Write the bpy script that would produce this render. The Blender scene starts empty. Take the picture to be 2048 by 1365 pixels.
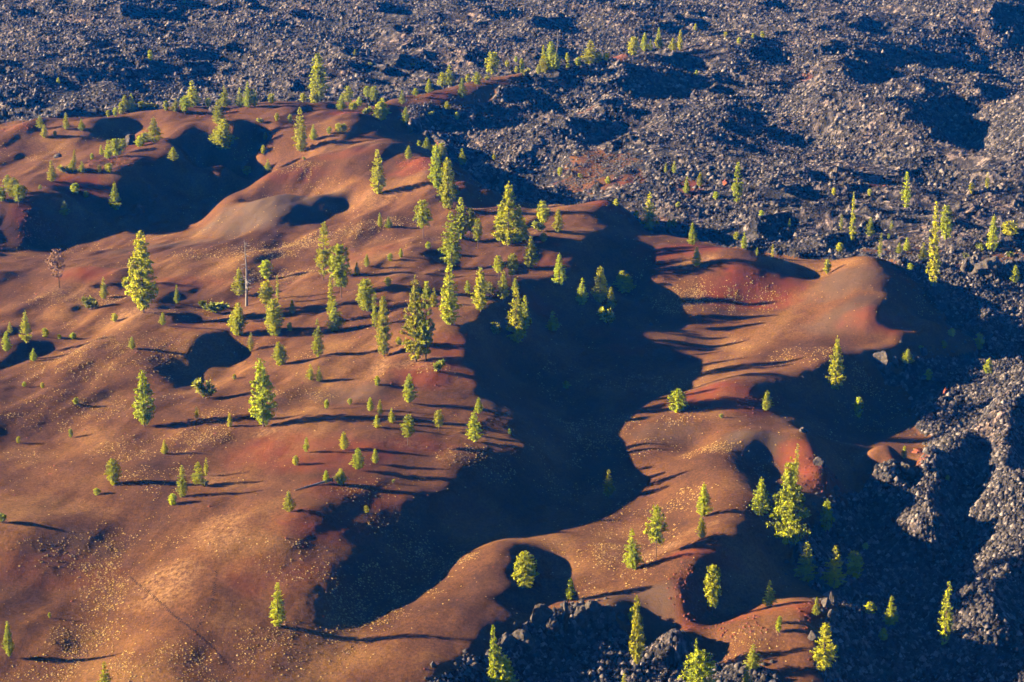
import bpy, math, random
import numpy as np
from mathutils import Vector, Matrix

# ------------------------------------------------------------------ camera, world, sun, exposure
SC = bpy.context.scene
COL = SC.collection
CAM_H, PITCH, FPX = 200.0, math.radians(17.0), 4856.0
cam_data = bpy.data.cameras.new("camera")
cam_data.sensor_width = 36.0
cam_data.lens = FPX / 2048.0 * 36.0
cam_data.clip_start = 1.0
cam_data.clip_end = 6000.0
cam = bpy.data.objects.new("camera", cam_data)
cam.location = (0, 0, CAM_H)
cam.rotation_euler = (math.pi / 2 - PITCH, 0, 0)
COL.objects.link(cam)
SC.camera = cam

SUN_ELEV = math.radians(14.8)
SHADOW_AZ = math.radians(-4.0)          # direction shadows run, measured from +X towards +Y
world = bpy.data.worlds.new("World")
SC.world = world
world.use_nodes = True
nt = world.node_tree
bg = nt.nodes["Background"]
sky = nt.nodes.new("ShaderNodeTexSky")
sky.sky_type = 'NISHITA'
sky.sun_disc = False
sky.sun_elevation = SUN_ELEV
sky.sun_rotation = math.atan2(-math.cos(SHADOW_AZ), -math.sin(SHADOW_AZ))
sky.altitude = 2000
sky.ozone_density = 6.0
sky.dust_density = 0.0
sky.air_density = 0.4
nt.links.new(sky.outputs[0], bg.inputs[0])
bg.inputs[1].default_value = 0.05

sun_data = bpy.data.lights.new("sun", 'SUN')
sun_data.energy = 5.0
sun_data.angle = math.radians(0.5)
sun_data.color = (1.0, 0.79, 0.50)
sun = bpy.data.objects.new("sun", sun_data)
sd = Vector((math.cos(SHADOW_AZ) * math.cos(SUN_ELEV), math.sin(SHADOW_AZ) * math.cos(SUN_ELEV), -math.sin(SUN_ELEV)))
sun.rotation_euler = sd.to_track_quat('-Z', 'Y').to_euler()
sun.location = (-300, 0, 400)
COL.objects.link(sun)

SC.view_settings.view_transform = 'Standard'
SC.view_settings.look = 'None'
SC.view_settings.exposure = 2.48
SC.view_settings.gamma = 1.0
SC.view_settings.use_curve_mapping = False
SC.cycles.max_bounces = 5
SC.cycles.diffuse_bounces = 0
SC.cycles.volume_bounces = 0
SC.cycles.volume_max_steps = 64

# ------------------------------------------------------------------ helpers
SP, CP = math.sin(PITCH), math.cos(PITCH)
RELIEF = 0.82                          # scales every tabulated height

def ray(u, v):
    """direction of the sight line through photo pixel (u, v), scaled so that y = 1"""
    a = (np.asarray(u, float) - 1024.0) / FPX
    b = (682.5 - np.asarray(v, float)) / FPX
    dy = CP + b * SP
    dz = -SP + b * CP
    return a / dy, dz / dy

def at_height(u, v, h):
    rx, rz = ray(u, v)
    y = (np.asarray(h, float) * RELIEF - CAM_H) / rz
    return rx * y, y

def project(x, y, z):
    dz = z - CAM_H
    depth = y * CP - dz * SP
    up = y * SP + dz * CP
    return 1024.0 + FPX * x / depth, 682.5 - FPX * up / depth

def hash2(ix, iy, seed):
    n = (ix.astype(np.int64) * 374761393 + iy.astype(np.int64) * 668265263 + seed * 1442695041) & 0xFFFFFFFF
    n = ((n ^ (n >> 13)) * 1274126177) & 0xFFFFFFFF
    n = ((n ^ (n >> 16)) * 2246822519) & 0xFFFFFFFF
    return ((n ^ (n >> 15)) & 0xFFFFFF).astype(np.float32) / 16777215.0

def vnoise(x, y, seed):
    x0 = np.floor(x); y0 = np.floor(y)
    fx = (x - x0).astype(np.float32); fy = (y - y0).astype(np.float32)
    ix = x0.astype(np.int64); iy = y0.astype(np.int64)
    sx = fx * fx * fx * (fx * (fx * 6 - 15) + 10); sy = fy * fy * fy * (fy * (fy * 6 - 15) + 10)
    a = hash2(ix, iy, seed); b = hash2(ix + 1, iy, seed)
    c = hash2(ix, iy + 1, seed); d = hash2(ix + 1, iy + 1, seed)
    return (a + (b - a) * sx) * (1 - sy) + (c + (d - c) * sx) * sy

def fbm(x, y, seed, oct=4, gain=0.5):
    s = 0; a = 1.0; t = 0
    for k in range(oct):
        s = s + a * vnoise(x * 2 ** k + 17.3 * k, y * 2 ** k - 9.1 * k, seed + k); t += a; a *= gain
    return s / t

def worley(x, y, seed):
    """distance to the nearest jittered cell point, its random value and the gap to the second"""
    ix = np.floor(x).astype(np.int64); iy = np.floor(y).astype(np.int64)
    best = np.full(x.shape, 9.0, np.float32); sec = best.copy()
    rid = np.zeros(x.shape, np.float32); tlt = np.zeros(x.shape, np.float32)
    for dx in (-1, 0, 1):
        for dy in (-1, 0, 1):
            cx = ix + dx; cy = iy + dy
            px = cx + hash2(cx, cy, seed); py = cy + hash2(cx, cy, seed + 1)
            ex = (x - px).astype(np.float32); ey = (y - py).astype(np.float32)
            d = ex * ex + ey * ey
            m = d < best
            sec = np.where(m, best, np.minimum(sec, d))
            best = np.where(m, d, best)
            r = hash2(cx, cy, seed + 2)
            ang = hash2(cx, cy, seed + 3) * 6.283
            rid = np.where(m, r, rid)
            tlt = np.where(m, ex * np.cos(ang) + ey * np.sin(ang), tlt)
    return np.sqrt(best), np.sqrt(sec), rid, tlt
# ------------------------------------------------------------------ terrain: crests, hollows and floors (photo u, v, height in metres)
LINES = [
 # --- lower left
 [(-250,1040,12),(0,1038,12.6),(60,1045,12.2),(128,1060,10.3)],
 [(-250,1150,8.4),(0,1150,8.2),(100,1152,7.3)],
 [(-200,1100,10.6),(30,1095,11),(110,1105,9.2)],
 [(330,985,10),(250,1030,9),(203,1090,8.7),(213,1160,6.9),(203,1220,5.8),(150,1300,5.2),(60,1360,4.6),(-150,1450,4)],
 [(-200,1240,7.4),(40,1232,7.4),(120,1235,7.2),(175,1245,6.2)],
 [(-150,1310,6.2),(30,1312,5.9),(120,1285,6.6)],
 [(250,1165,7.2),(300,1120,8.6),(360,1070,10)],[(320,1190,10.6),(365,1140,12.4),(420,1090,13.8),(490,1048,14.6)],
 [(600,1030,15.6),(510,1105,14.8),(430,1190,13),(340,1290,10.6),(250,1400,9)],
 [(560,1140,13.6),(620,1165,12.6),(690,1175,10.6)],[(500,1220,11.6),(420,1320,9.9)],
 [(540,1345,9),(650,1262,8.8),(720,1217,7.8),(800,1167,6.2),(870,1117,4.8),(920,1092,3.4),(975,1076,3)],
 [(650,1062,15),(705,1085,13.4),(760,1115,10.6),(790,1140,8.4)],
 [(540,1262,10.8),(620,1222,10.6)],
 [(600,1330,8.2),(700,1300,7.6),(800,1270,7.8),(900,1290,7.6)],
 [(360,1365,9.6),(500,1400,8),(700,1420,6.4),(820,1400,6)],
 # hill B
 [(985,1084,6.5),(1020,1090,8),(1035,1130,8.8),(1035,1180,8.3),(1005,1250,7.4),(950,1310,6.8),(880,1365,6.4)],
 [(880,1140,5.4),(850,1200,7.2),(930,1180,7.4)],
 [(1110,1100,3.2),(1105,1150,2.6),(1085,1195,2.6),(1050,1235,3.4)],
 [(1150,1085,3.6),(1150,1120,4.4),(1140,1165,4.6),(1120,1205,5)],
 [(1050,1076,2.6),(1090,1078,3)],
 # main dark valley floor
 [(1430,690,-1.6),(1300,740,-1.4),(1230,775,0.2),(1180,805,0),(1170,850,-0.4),(1205,900,-0.6),(1225,960,-0.6),(1180,1020,0),(1120,1055,1)],
 [(1110,860,3.4),(1130,920,1.4),(1090,980,2),(1020,1040,2.4)],
 # spur C
 [(1235,1062,1.4),(1290,1010,1.4),(1275,910,1.6),(1205,852,0.6)],
 [(1350,1000,5),(1360,940,5),(1330,1060,4.6),(1300,1100,6)],
 [(1430,900,7.5),(1470,950,9.8),(1494,1010,11),(1506,1050,11.4),(1512,1086,11.2),(1430,1103,11.2),(1392,1135,10.6),(1372,1190,9.6),(1340,1240,8.6)],
 [(1545,1040,7.5),(1580,1088,7.4),(1560,1010,7.5)],
 [(1165,1205,4.6),(1200,1172,5),(1240,1130,6),(1262,1100,5.4)],
 [(1210,1225,6.4),(1270,1185,7.4),(1320,1150,8.6)],
 [(1430,1135,8.8),(1425,1190,5.2),(1405,1240,3.4)],
 [(1500,1140,6.6),(1520,1185,3.6)],
 [(1440,1270,4.8),(1500,1225,6),(1560,1208,7.2),(1640,1205,8.2),(1665,1215,8)],
 [(1480,1300,4),(1560,1290,5.4),(1640,1290,6.4)],
 [(1480,1345,1),(1560,1350,1.6),(1620,1340,3)],
 # crag at the bottom
 [(1030,1250,7),(1080,1228,7.2),(1170,1208,8.2),(1230,1215,8)],
 [(1000,1335,2.4),(1080,1292,2.2),(1160,1280,1.6),(1250,1278,0.6),(1330,1302,-0.4),(1410,1325,-1)],
 [(950,1420,0.4),(1100,1350,-0.5),(1250,1345,-1.5),(1400,1355,-2.2),(1300,1420,-2),(1550,1420,-2)],
 # ridge F
 [(1262,794,0.8),(1340,789,2.8),(1420,769,5.4),(1500,748,7.2),(1600,737,7.2),(1700,733,4.8),(1755,726,3.6)],
 [(1350,822,3.4),(1430,800,5.4),(1470,806,5.6),(1500,785,6.6)],
 [(1290,840,2.2),(1340,850,3.4),(1380,860,4)],
 [(1375,905,2.2),(1390,890,2.2),(1350,900,2.6)],
 [(1300,895,3),(1250,870,1.2)],
 [(1420,880,5.6),(1480,872,8),(1515,873,8.4),(1540,885,7)],
 [(1470,830,5),(1520,838,4.4)],
 [(1560,915,4),(1550,960,3.6),(1530,900,4.6)],
 [(1570,868,6.6),(1600,859,7.8),(1618,866,7.4)],
 [(1545,800,4),(1600,800,1.8),(1700,800,-2.4),(1800,800,-6)],[(1600,835,1.4),(1690,850,-4.8),(1780,858,-7.5)],[(1690,895,-3),(1755,874,-7),(1850,850,-7.5),(1890,800,-6)],[(1810,1000,-6),(1835,950,-5)],[(1880,835,-6),(1865,885,-4)],
 [(1590,905,6),(1610,935,6.2),(1630,975,5.8),(1680,992,4.4)],
 [(1618,890,7.8),(1645,925,7.8),(1667,960,6.8),(1692,994,5)],
 [(1715,930,-1),(1735,990,-4),(1660,1030,-1)],
 # hill E
 [(1560,525,8.5),(1640,522,9.6),(1700,515,12),(1745,517,13.2),(1775,531,13),(1806,556,11.6)],
 [(1655,550,8.4),(1600,545,6.5)],
 [(1600,620,5),(1650,602,7.6),(1700,592,10.6),(1750,590,13),(1780,590,12.6)],
 [(1640,660,6),(1700,645,9),(1740,630,12),(1770,620,12)],
 [(1850,600,5),(1840,640,4.2)],
 [(1900,640,1),(1960,625,1),(2040,605,3),(2250,600,3)],
 [(1775,684,5.6),(1710,698,6.4)],[(1772,652,9.4),(1800,655,7)],
 [(1660,712,7.4),(1740,702,7.4),(1830,668,7.2),(1885,655,5.8)],
 [(1690,722,6.4),(1640,725,7.2)],
 [(1900,700,-1),(1850,720,-0.5),(1800,745,0)],
 [(1500,600,3),(1430,640,1.6),(1520,660,3),(1560,700,5),(1480,720,3)],
 # hill G
 [(1285,491,12.2),(1400,489,12.6),(1460,499,12.8),(1540,516,10.8),(1600,532,8.4)],
 [(1304,560,7),(1400,545,8.8),(1480,543,10.6),(1560,548,8.8),(1640,557,5.6)],
 [(1330,610,2),(1450,590,4.4),(1560,583,5.4)],
 [(1290,590,2),(1270,640,1.4),(1320,680,0.6)],
 # ridge H
 [(1040,425,12),(1080,425,13),(1150,416,14.4),(1200,408,15),(1233,409,14.4)],
 [(1270,450,8),(1300,472,7)],
 [(1080,455,14),(1180,450,14),(1240,465,11.5)],
 [(1020,503,15.4),(1100,488,15.6),(1180,489,15),(1240,494,13.4)],
 [(1040,540,16),(1110,530,15.8),(1160,530,14.2)],
 [(1240,530,8),(1265,560,4.5)],
 [(1040,572,16),(1100,568,14.6),(1140,570,12)],
 [(1080,610,9.5),(1150,620,6.6),(1220,630,3.6)],
 [(985,640,18.8),(1010,600,17.6),(1060,650,9),(1110,700,5),(1200,715,2.4)],
 # upland: bright ridge I
 [(400,462,0),(440,410,4.4),(530,350,12.6),(600,325,15.4),(690,298,16.8),(760,282,17),(830,300,18),(900,340,18.6),(950,366,17),(990,390,13)],
 [(530,415,4),(585,403,6.5),(632,392,9.5),(670,378,11.5)],
 [(400,468,0),(450,432,5),(510,404,10),(580,384,13.4),(645,382,14.6)],
 [(640,383,14.6),(614,402,13),(600,426,10.8)],[(706,395,10.6),(698,415,8.4),(675,436,7),(640,451,6.4)],
 [(450,470,4.6),(560,465,8)],
 [(740,370,15.5),(800,350,17.5),(850,340,18.4)],
 [(520,502,7.4),(600,482,10),(700,442,14.4),(800,406,17),(880,383,18.4)],
 [(700,375,14),(720,392,12.6)],
 [(960,412,12),(1010,422,10.6)],
 [(820,430,15.4),(900,415,16)],
 [(560,520,9.6),(640,497,11.6),(720,470,13.4)],
 [(640,548,11.6),(760,503,15),(870,470,17),(950,470,16.6)],
 [(700,530,14),(780,515,16),(860,520,17)],
 [(890,560,15),(935,530,12.6),(1000,545,14.6)],
 [(700,565,15),(850,575,17),(950,590,18)],
 [(640,605,12.4),(700,615,14.6),(760,625,15.8),(860,640,17.8),(920,645,18.6),(965,658,18.8)],
 [(560,640,10.6),(620,650,11.2),(680,650,12.6)],
 [(520,745,10.2),(560,728,11.4),(640,715,13.6),(760,710,16),(830,722,17.4),(900,715,17.6),(948,712,17)],
 [(965,668,18.6),(950,735,16)],
 [(1005,715,9.4),(1010,760,8.2)],
 [(620,770,12.6),(700,760,14.4),(780,765,15.4),(880,765,15)],
 [(700,795,13.4),(800,805,13.8),(900,800,13),(1000,802,11.4),(1040,818,10.4)],
 # dome J and dune A plateau
 [(480,865,10.6),(530,853,12.2),(600,838,14),(700,830,15),(820,842,15),(930,865,13.4),(1030,893,11),(1075,906,9.6)],
 [(400,925,9.6),(460,955,10.6),(540,935,13),(640,900,14.8),(760,890,14.8),(880,900,13.6),(960,930,11),(1020,950,8)],
 [(560,1000,14.6),(660,985,14.8),(760,960,13.2),(860,975,11)],
 [(680,1038,14),(780,1012,12.6),(850,1000,11.2),(930,965,10.6)],
 [(800,1065,10.4),(890,1040,6),(990,1000,5)],
 # left middle
 [(-250,545,6),(0,541,6.4),(60,545,7),(130,530,8.4),(200,526,9),(250,534,8.6),(290,550,7.6)],
 [(60,590,5.6),(150,585,6.6),(240,580,7.6)],
 [(-200,610,5),(0,602,4.6),(60,628,5),(105,642,5.4)],[(120,612,7.6),(200,603,8.4)],[(160,645,7.2),(240,640,9.2),(300,628,10.2),(350,600,9.4)],[(335,622,8.6),(410,622,7.8),(440,612,8)],[(350,662,10.4),(425,668,10.2)],
 [(330,552,7.6),(420,545,8.8),(500,560,9.6),(470,585,8.6)],
 [(320,500,4.6),(420,482,5.8)],
 [(330,525,6.2),(430,512,7.4),(520,530,8.8)],
 [(-200,700,6.6),(80,700,7.4),(200,700,8.4),(330,682,10),(420,690,9.8)],
 [(455,700,7),(484,728,4.4),(452,757,5),(500,700,6.6)],
 [(-200,760,6),(100,765,7.2),(220,750,8),(310,742,8.6)],
 [(372,757,5.2),(345,790,6)],
 [(50,990,8.6),(100,905,7.0),(165,845,6.5),(235,800,6.9),(300,770,7)],[(-100,850,7.8),(0,850,7.7),(60,822,7.7),(130,790,8)],[(180,905,8.8),(235,860,9),(262,832,9.2)],[(292,866,7)],
 [(360,830,8.6),(440,790,9.4),(500,765,9.8)],
 [(345,895,10),(380,860,9.6)],
 [(-200,930,7),(60,930,7.6),(200,935,9.8),(300,930,10.4)],
 [(-200,1000,10),(60,1000,9.4),(160,1010,8.8)],
 [(560,790,12),(480,810,10.6)],
 # back left
 [(-250,262,11),(0,252,11.6),(150,237,13),(330,217,14),(430,212,14.4),(520,211,15),(700,206,15)],
 [(-200,285,10),(0,272,11),(100,264,12),(200,256,12.6),(230,240,13)],
 [(255,272,8),(310,248,9.6)],
 [(20,304,7),(120,300,7),(192,298,7.6)],[(40,318,5.6),(110,314,5.4)],
 [(260,283,9.6),(310,256,12),(350,239,14),(420,236,14.2),(460,245,13)],
 [(350,275,13),(440,262,14),(540,255,15),(620,235,16)],
 [(80,323,9),(150,306,11),(230,311,13),(300,299,14),(370,297,14.2),(440,313,12)],
 [(120,362,9),(180,346,11),(238,353,10.4)],
 [(60,332,5.4),(20,338,6)],
 [(-200,375,9),(0,359,9),(60,346,10),(100,339,10.6)],
 [(-200,395,7),(0,386,8.4),(60,373,10),(100,376,10),(145,390,8.4)],
 [(-100,445,1.6),(0,441,1.6),(40,437,2.2),(65,441,1.2)],
 [(130,440,-0.6),(165,422,0)],
 [(-260,480,4),(-260,520,4)],[(-110,480,5.5),(-110,515,5)],[(-10,495,-3.4),(100,478,-5.5),(200,482,-5.5),(300,455,-5.5),(370,408,-4.5),(440,355,-3.4),(480,338,-1.5),(508,326,-0.5)],
 [(150,512,-2.5),(300,500,-3),(355,474,-4)],
 [(535,300,5),(470,318,3)],
 [(520,240,14.4),(640,222,16),(720,226,16.6)],
 [(480,275,12),(560,280,13),(640,270,15),(700,258,16),(760,270,14)],
 [(620,300,11),(700,288,14.4)],
 [(800,262,8),(830,275,9)],
 [(760,215,14),(850,193,14.6),(910,176,15.2),(960,161,15.6),(1010,151,15.8),(1060,148,15.6),(1110,140,16),(1180,128,16.4),(1230,118,17),(1280,106,17),(1350,98,17.4),(1400,96,18),(1490,91,18)],
 [(740,240,13),(850,210,13.6),(910,197,13.4),(965,188,13),(1020,168,14)],
 # --- lava: troughs beside the dunes
 [(860,262,6.4),(900,245,6.6),(1000,235,5.6),(1090,205,7),(1100,255,4),(960,285,4)],
 [(1000,320,3),(1050,372,3),(1120,393,3),(1200,398,3.4),(1270,438,3),(1335,478,3),(1420,492,4)],
 [(1340,465,6.8),(1390,478,6.8)],
 # lava behind the left crest
 [(-200,232,4),(100,231,4.4),(250,212,5),(400,195,6)],
 [(-200,180,10),(0,166,12),(100,146,13),(170,150,12)],
 [(0,200,6.4),(200,178,7.4)],
 [(230,190,6),(260,160,9),(290,132,12),(330,116,13)],
 [(400,150,6),(470,150,7)],
 [(540,192,5.4),(570,170,7),(620,142,11.4),(650,130,12)],
 [(720,165,7),(820,150,7.4)],
 [(255,62,9),(315,20,16)],[(345,50,9),(390,40,9)],
 [(0,100,13),(400,95,10),(800,95,10),(1050,100,10)],
 [(-300,50,14),(100,45,14),(600,50,13),(1000,45,13),(1300,40,14)],
 [(-400,-30,17),(300,-30,16),(1024,-30,16),(1700,-30,20),(2400,-30,22)],
 [(-400,-160,18),(1024,-160,19),(2400,-160,24)],
 # right lava
 [(1370,130,11),(1450,165,8),(1555,180,7),(1560,130,9)],
 [(1020,300,6),(1060,272,9),(1130,242,11.6),(1180,223,12.4),(1300,212,12)],
 [(1230,258,5.4),(1280,272,5.4),(1190,274,5)],
 [(1080,305,7),(1200,285,8),(1290,265,10.4),(1360,236,12.4),(1440,216,13)],
 [(1390,190,8),(1480,200,8),(1520,245,7)],
 [(1100,335,4.6),(1140,342,6),(1250,342,9),(1235,367,8)],
 [(1300,420,5),(1400,425,6),(1600,475,6),(1800,480,6.4),(2000,490,7),(2250,480,8)],
 [(1400,335,9),(1700,335,9),(2000,340,10),(2250,330,12)],
 [(1540,80,16),(1620,94,17),(1700,116,17)],
 [(1560,140,8),(1625,160,8),(1560,205,8)],
 [(1650,128,14),(1625,190,13),(1640,230,12)],
 [(1720,150,8),(1800,140,8),(1740,182,7)],
 [(1740,200,13),(1810,178,14),(1870,165,14)],
 [(1820,200,14),(1860,245,13),(1905,305,12)],
 [(1885,225,6),(1920,270,5),(1950,315,5)],
 [(1960,230,12),(1990,290,12)],
 [(1590,262,6),(1640,270,6)],
 [(1640,45,16),(1600,20,15)],[(1900,60,14),(2040,70,12),(1980,40,20),(1800,20,18)],
 [(1760,300,7),(1700,250,12)],
 [(1860,578,6.4),(1950,562,6),(2040,560,6),(2250,560,7)],
 [(1700,500,6),(1800,515,6),(1900,530,6)],
 # lava at the lower right
 [(1960,700,-1),(2048,660,-2),(2250,680,-2)],
 [(2050,765,3.4),(1965,828,2),(1925,880,2),(1890,935,2),(1850,1010,2),(1893,1040,1.4)],
 [(2020,840,2.4),(2000,960,2.4),(1960,1005,2.4)],
 [(1990,815,-3),(1955,880,-5),(1948,960,-6),(1940,1040,-6.5),(1935,1100,-7)],[(2048,880,-4),(2048,985,-5)],[(1900,1100,-7),(2000,1180,-3.5)],[(1850,1240,-8),(1960,1290,-7)],
 [(2045,1060,1),(1985,1110,0),(2000,1145,-.4),(1970,1205,-1),(2010,1235,-1.4)],
 [(1880,760,-4),(1930,720,-3)],
 [(1706,890,-1),(1726,905,4),(1750,892,6),(1790,886,7),(1840,898,6.2),(1826,924,4.8),(1790,934,4.6),(1742,924,4.2)],[(1780,908,6.2)],
 [(1868,906,0),(1880,872,-6.4),(1905,838,-6.4)],[(1888,905,-4)],[(1760,965,-3),(1830,955,-2)],
 [(1700,1040,-6),(1650,1110,-4),(1750,1100,-7),(1850,1150,-7),(1800,1250,-7.5),(1900,1300,-7.5),(1720,1350,-6),(2048,1330,-8),(2250,1200,-5)],[(2020,1290,-7.5),(2048,1150,-4)],
 [(1613,1158,1.6),(1670,1170,0.4),(1560,1140,2)],
 [(1760,1420,-8),(2050,1420,-6)],
 [(2250,900,-3),(2250,1050,-4)],
]

# crests seen against what lies behind them fall away at once on the far side
for L in ([(-250,262,11),(0,252,11.6),(150,237,13),(330,217,14),(430,212,14.4),(520,211,15),(700,206,15)],
          [(850,193,14.6),(910,176,15.2),(960,161,15.6),(1010,151,15.8),(1060,148,15.6),(1110,140,16),(1180,128,16.4),(1230,118,17),(1280,106,17),(1350,98,17.4),(1400,96,18)],
          [(0,541,6.4),(60,545,7),(130,530,8.4),(200,526,9),(250,534,8.6)],
          [(1640,522,9.6),(1700,515,12),(1745,517,13.2),(1775,531,13),(1806,556,11.6)],
          [(1400,489,12.6),(1460,499,12.8),(1540,516,10.8)],
          [(1340,789,2.8),(1420,769,5.4),(1500,748,7.2),(1600,737,7.2)],
          [(900,340,18.6),(950,366,17),(990,390,13)], [(1080,425,13),(1150,416,14.4),(1200,408,15),(1233,409,14.4)],
          [(530,350,12.6),(600,325,15.4),(690,298,16.8),(760,282,17)]):
    LINES.append([(u, v, h - 2.2) for u, v, h in L])
LINES.append([(400,462,-2.5),(440,410,1.8),(490,377,6.4),(530,350,10.2)])
LINES.append([(412,446,-4.5),(450,393,-3.9),(500,383,-3.4),(535,369,-2)])
LINES.append([(425,372,-4),(480,360,-3),(525,348,-1.5)])

PU, PV, PH = [], [], []
for L in LINES:
    for (u0, v0, h0), (u1, v1, h1) in zip(L[:-1], L[1:]):
        xa, ya = at_height(u0, v0, h0); xb, yb = at_height(u1, v1, h1)
        n = max(1, int(math.hypot(xb - xa, yb - ya) / 6.5))
        for k in range(n):
            t = k / n
            PU.append(u0 + (u1 - u0) * t); PV.append(v0 + (v1 - v0) * t); PH.append(h0 + (h1 - h0) * t)
    PU.append(L[-1][0]); PV.append(L[-1][1]); PH.append(L[-1][2])
PH = np.array(PH)
PX, PY = at_height(PU, PV, PH)
PH = PH * RELIEF

def tps_fit(x, y, z, lam):
    n = len(x); S = 100.0
    d = np.hypot(x[:, None] - x[None], y[:, None] - y[None]) / S
    K = np.where(d > 0, d * d * np.log(d + 1e-12), 0) + lam * np.eye(n)
    P = np.stack([np.ones(n), x / S, y / S], 1)
    A = np.block([[K, P], [P.T, np.zeros((3, 3))]])
    return np.linalg.solve(A, np.concatenate([z, np.zeros(3)]))

def tps_eval(w, x, y, qx, qy):
    S = 100.0; out = np.empty(len(qx)); n = len(x)
    for i in range(0, len(qx), 4000):
        s = slice(i, i + 4000)
        d2 = ((qx[s, None] - x[None]) ** 2 + (qy[s, None] - y[None]) ** 2) / (S * S) + 1e-14
        out[s] = 0.5 * (d2 * np.log(d2)) @ w[:n] + w[n] + w[n + 1] * qx[s] / S + w[n + 2] * qy[s] / S
    return out

TPS = tps_fit(PX, PY, PH, 0.00012)

# grid: rows grow with distance, columns are bearings
Q = 1.0                                # coarsens the mesh for quick tests
Y0, Y1, T0, T1 = 345.0, 1560.0, -0.275, 0.275
DR, DT = 0.00072 * Q, 0.00050 * Q
NR = int(math.log(Y1 / Y0) / DR) + 1; NC = int((T1 - T0) / DT) + 1
ry = Y0 * np.exp(DR * np.arange(NR)); ct = T0 + DT * np.arange(NC)
STEP = 9
nr = NR // STEP + 4; nc = NC // STEP + 4
cy = Y0 * np.exp(DR * STEP * (np.arange(nr) - 1)); cct = T0 + DT * STEP * (np.arange(nc) - 1)
CYm, CTm = np.meshgrid(cy, cct, indexing='ij')
Zc = tps_eval(TPS, PX, PY, (CYm * CTm).ravel(), CYm.ravel()).reshape(nr, nc)
Zc = np.clip(Zc, -14, 32)

def cubic_matrix(n_out, n_in):
    M = np.zeros((n_out, n_in))
    p = np.arange(n_out) / STEP + 1
    i = np.floor(p).astype(int); f = p - i
    for k, wgt in ((-1, (1 - f) ** 3 / 6), (0, (3 * f ** 3 - 6 * f ** 2 + 4) / 6),
                   (1, (-3 * f ** 3 + 3 * f ** 2 + 3 * f + 1) / 6), (2, f ** 3 / 6)):
        M[np.arange(n_out), np.clip(i + k, 0, n_in - 1)] += wgt
    return M
MR, MC = cubic_matrix(NR, nr), cubic_matrix(NC, nc)
up = lambda z: MR @ z @ MC.T
Z = up(Zc)
GY = np.repeat(ry[:, None], NC, 1); GX = GY * ct[None]

# lava outlines (u, v, height)
LAVA = [
 [(-900,262,6),(-300,262,6),(0,250,6.5),(150,235,7),(330,214,8),(430,209,9),(520,207,9),(700,203,10),(740,212,12),(800,205,12),(850,190,12.5),
  (905,171,13),(960,158,12),(1010,148,12),(1060,148,14),(1040,168,14),(965,198,12.6),(905,212,12.4),(850,235,7),(800,250,6),(850,280,6),(930,330,8),(985,385,10),(1040,408,7),
  (1090,412,6),(1150,405,7),(1200,400,8),(1245,412,11),(1275,448,7),(1320,462,6),(1395,482,7),(1480,497,8),(1560,513,7),(1640,520,6),(1740,513,8),
  (1800,540,9),(1850,575,7.5),(1900,625,4),(1960,690,0),(1910,705,-1),(1850,722,0),(1795,740,1),(1768,728,3.2),(1757,748,1.6),(1815,790,-6),(1838,850,-7.4),(1850,880,-5),(1862,905,1),
  (1810,935,4),(1760,965,-2.5),(1700,995,-3),(1640,1030,-1.5),(1600,1105,4),(1560,1120,3),(1600,1150,1.5),(1660,1185,3),(1672,1215,7),(1660,1260,6.6),(1650,1300,6),(1640,1345,2.6),(1700,1500,-6),
  (2900,1500,-4),(2900,-260,20),(-900,-260,20)],
 [(860,1385,6.2),(960,1320,6.6),(1010,1272,6.8),(1060,1238,7),(1120,1214,7.6),(1180,1205,8.3),(1240,1216,8),(1320,1258,5.5),(1400,1290,3),(1470,1322,3),(1540,1345,1.8),(1620,1420,-1),(1500,1600,-3),(800,1600,0)],
]
def inside(px, py, poly):
    res = np.zeros(px.shape, bool)
    n = len(poly[0])
    for i in range(n):
        x0, y0 = poly[0][i], poly[1][i]; x1, y1 = poly[0][(i + 1) % n], poly[1][(i + 1) % n]
        if y0 == y1: continue
        c = (y0 > py) != (y1 > py)
        res ^= c & (px < (x1 - x0) * (py - y0) / (y1 - y0) + x0)
    return res
cm = np.zeros(CYm.shape)
for L in LAVA:
    a = np.array(L, float)
    cm = np.maximum(cm, inside(CYm * CTm, CYm, at_height(a[:, 0], a[:, 1], a[:, 2])).astype(float))
MASK = up(cm)
wx, wy = GX, GY
jit = fbm(wx / 9.0, wy / 9.0, 5, 4) - 0.5
LM = np.clip((MASK + jit * 0.9 - 0.36) / 0.28, 0, 1)
# cinder patches among the blocks
def blobs(table):
    """soft-edged patches given as (u, v, h, half width m, half depth m, weight)"""
    out = np.zeros(GX.shape, np.float32)
    for u, v, h, rx_, ry_, wgt in table:
        bx, by = at_height(u, v, h)
        ii = np.nonzero(np.abs(ry - by) < 2.2 * ry_)[0]
        jj = np.nonzero(np.abs(ct * by - bx) < 2.6 * rx_)[0]
        if not len(ii) or not len(jj): continue
        s = np.s_[ii[0]:ii[-1] + 1, jj[0]:jj[-1] + 1]
        d = ((GX[s] - bx) / rx_) ** 2 + ((GY[s] - by) / ry_) ** 2
        n = fbm(GX[s] / 5.0, GY[s] / 7.0, 77, 3) - 0.5
        out[s] = np.maximum(out[s], wgt * np.clip(1.25 - d + 1.3 * n, 0, 1))
    return out
CINDER = blobs([(1200,338,7.5,17,30,1),(1150,360,6,9,12,.9),(1380,385,7,5,9,1),(1255,372,7,8,9,.8),(1160,100,14,10,9,.7),
                (1830,465,6,8,6,.5),(1900,545,6,12,12,.8),(1800,505,6,16,10,.8),(2010,530,6,12,10,.8),(1400,470,6,12,9,.7)])
LM = LM * (1 - 0.93 * CINDER)

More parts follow.
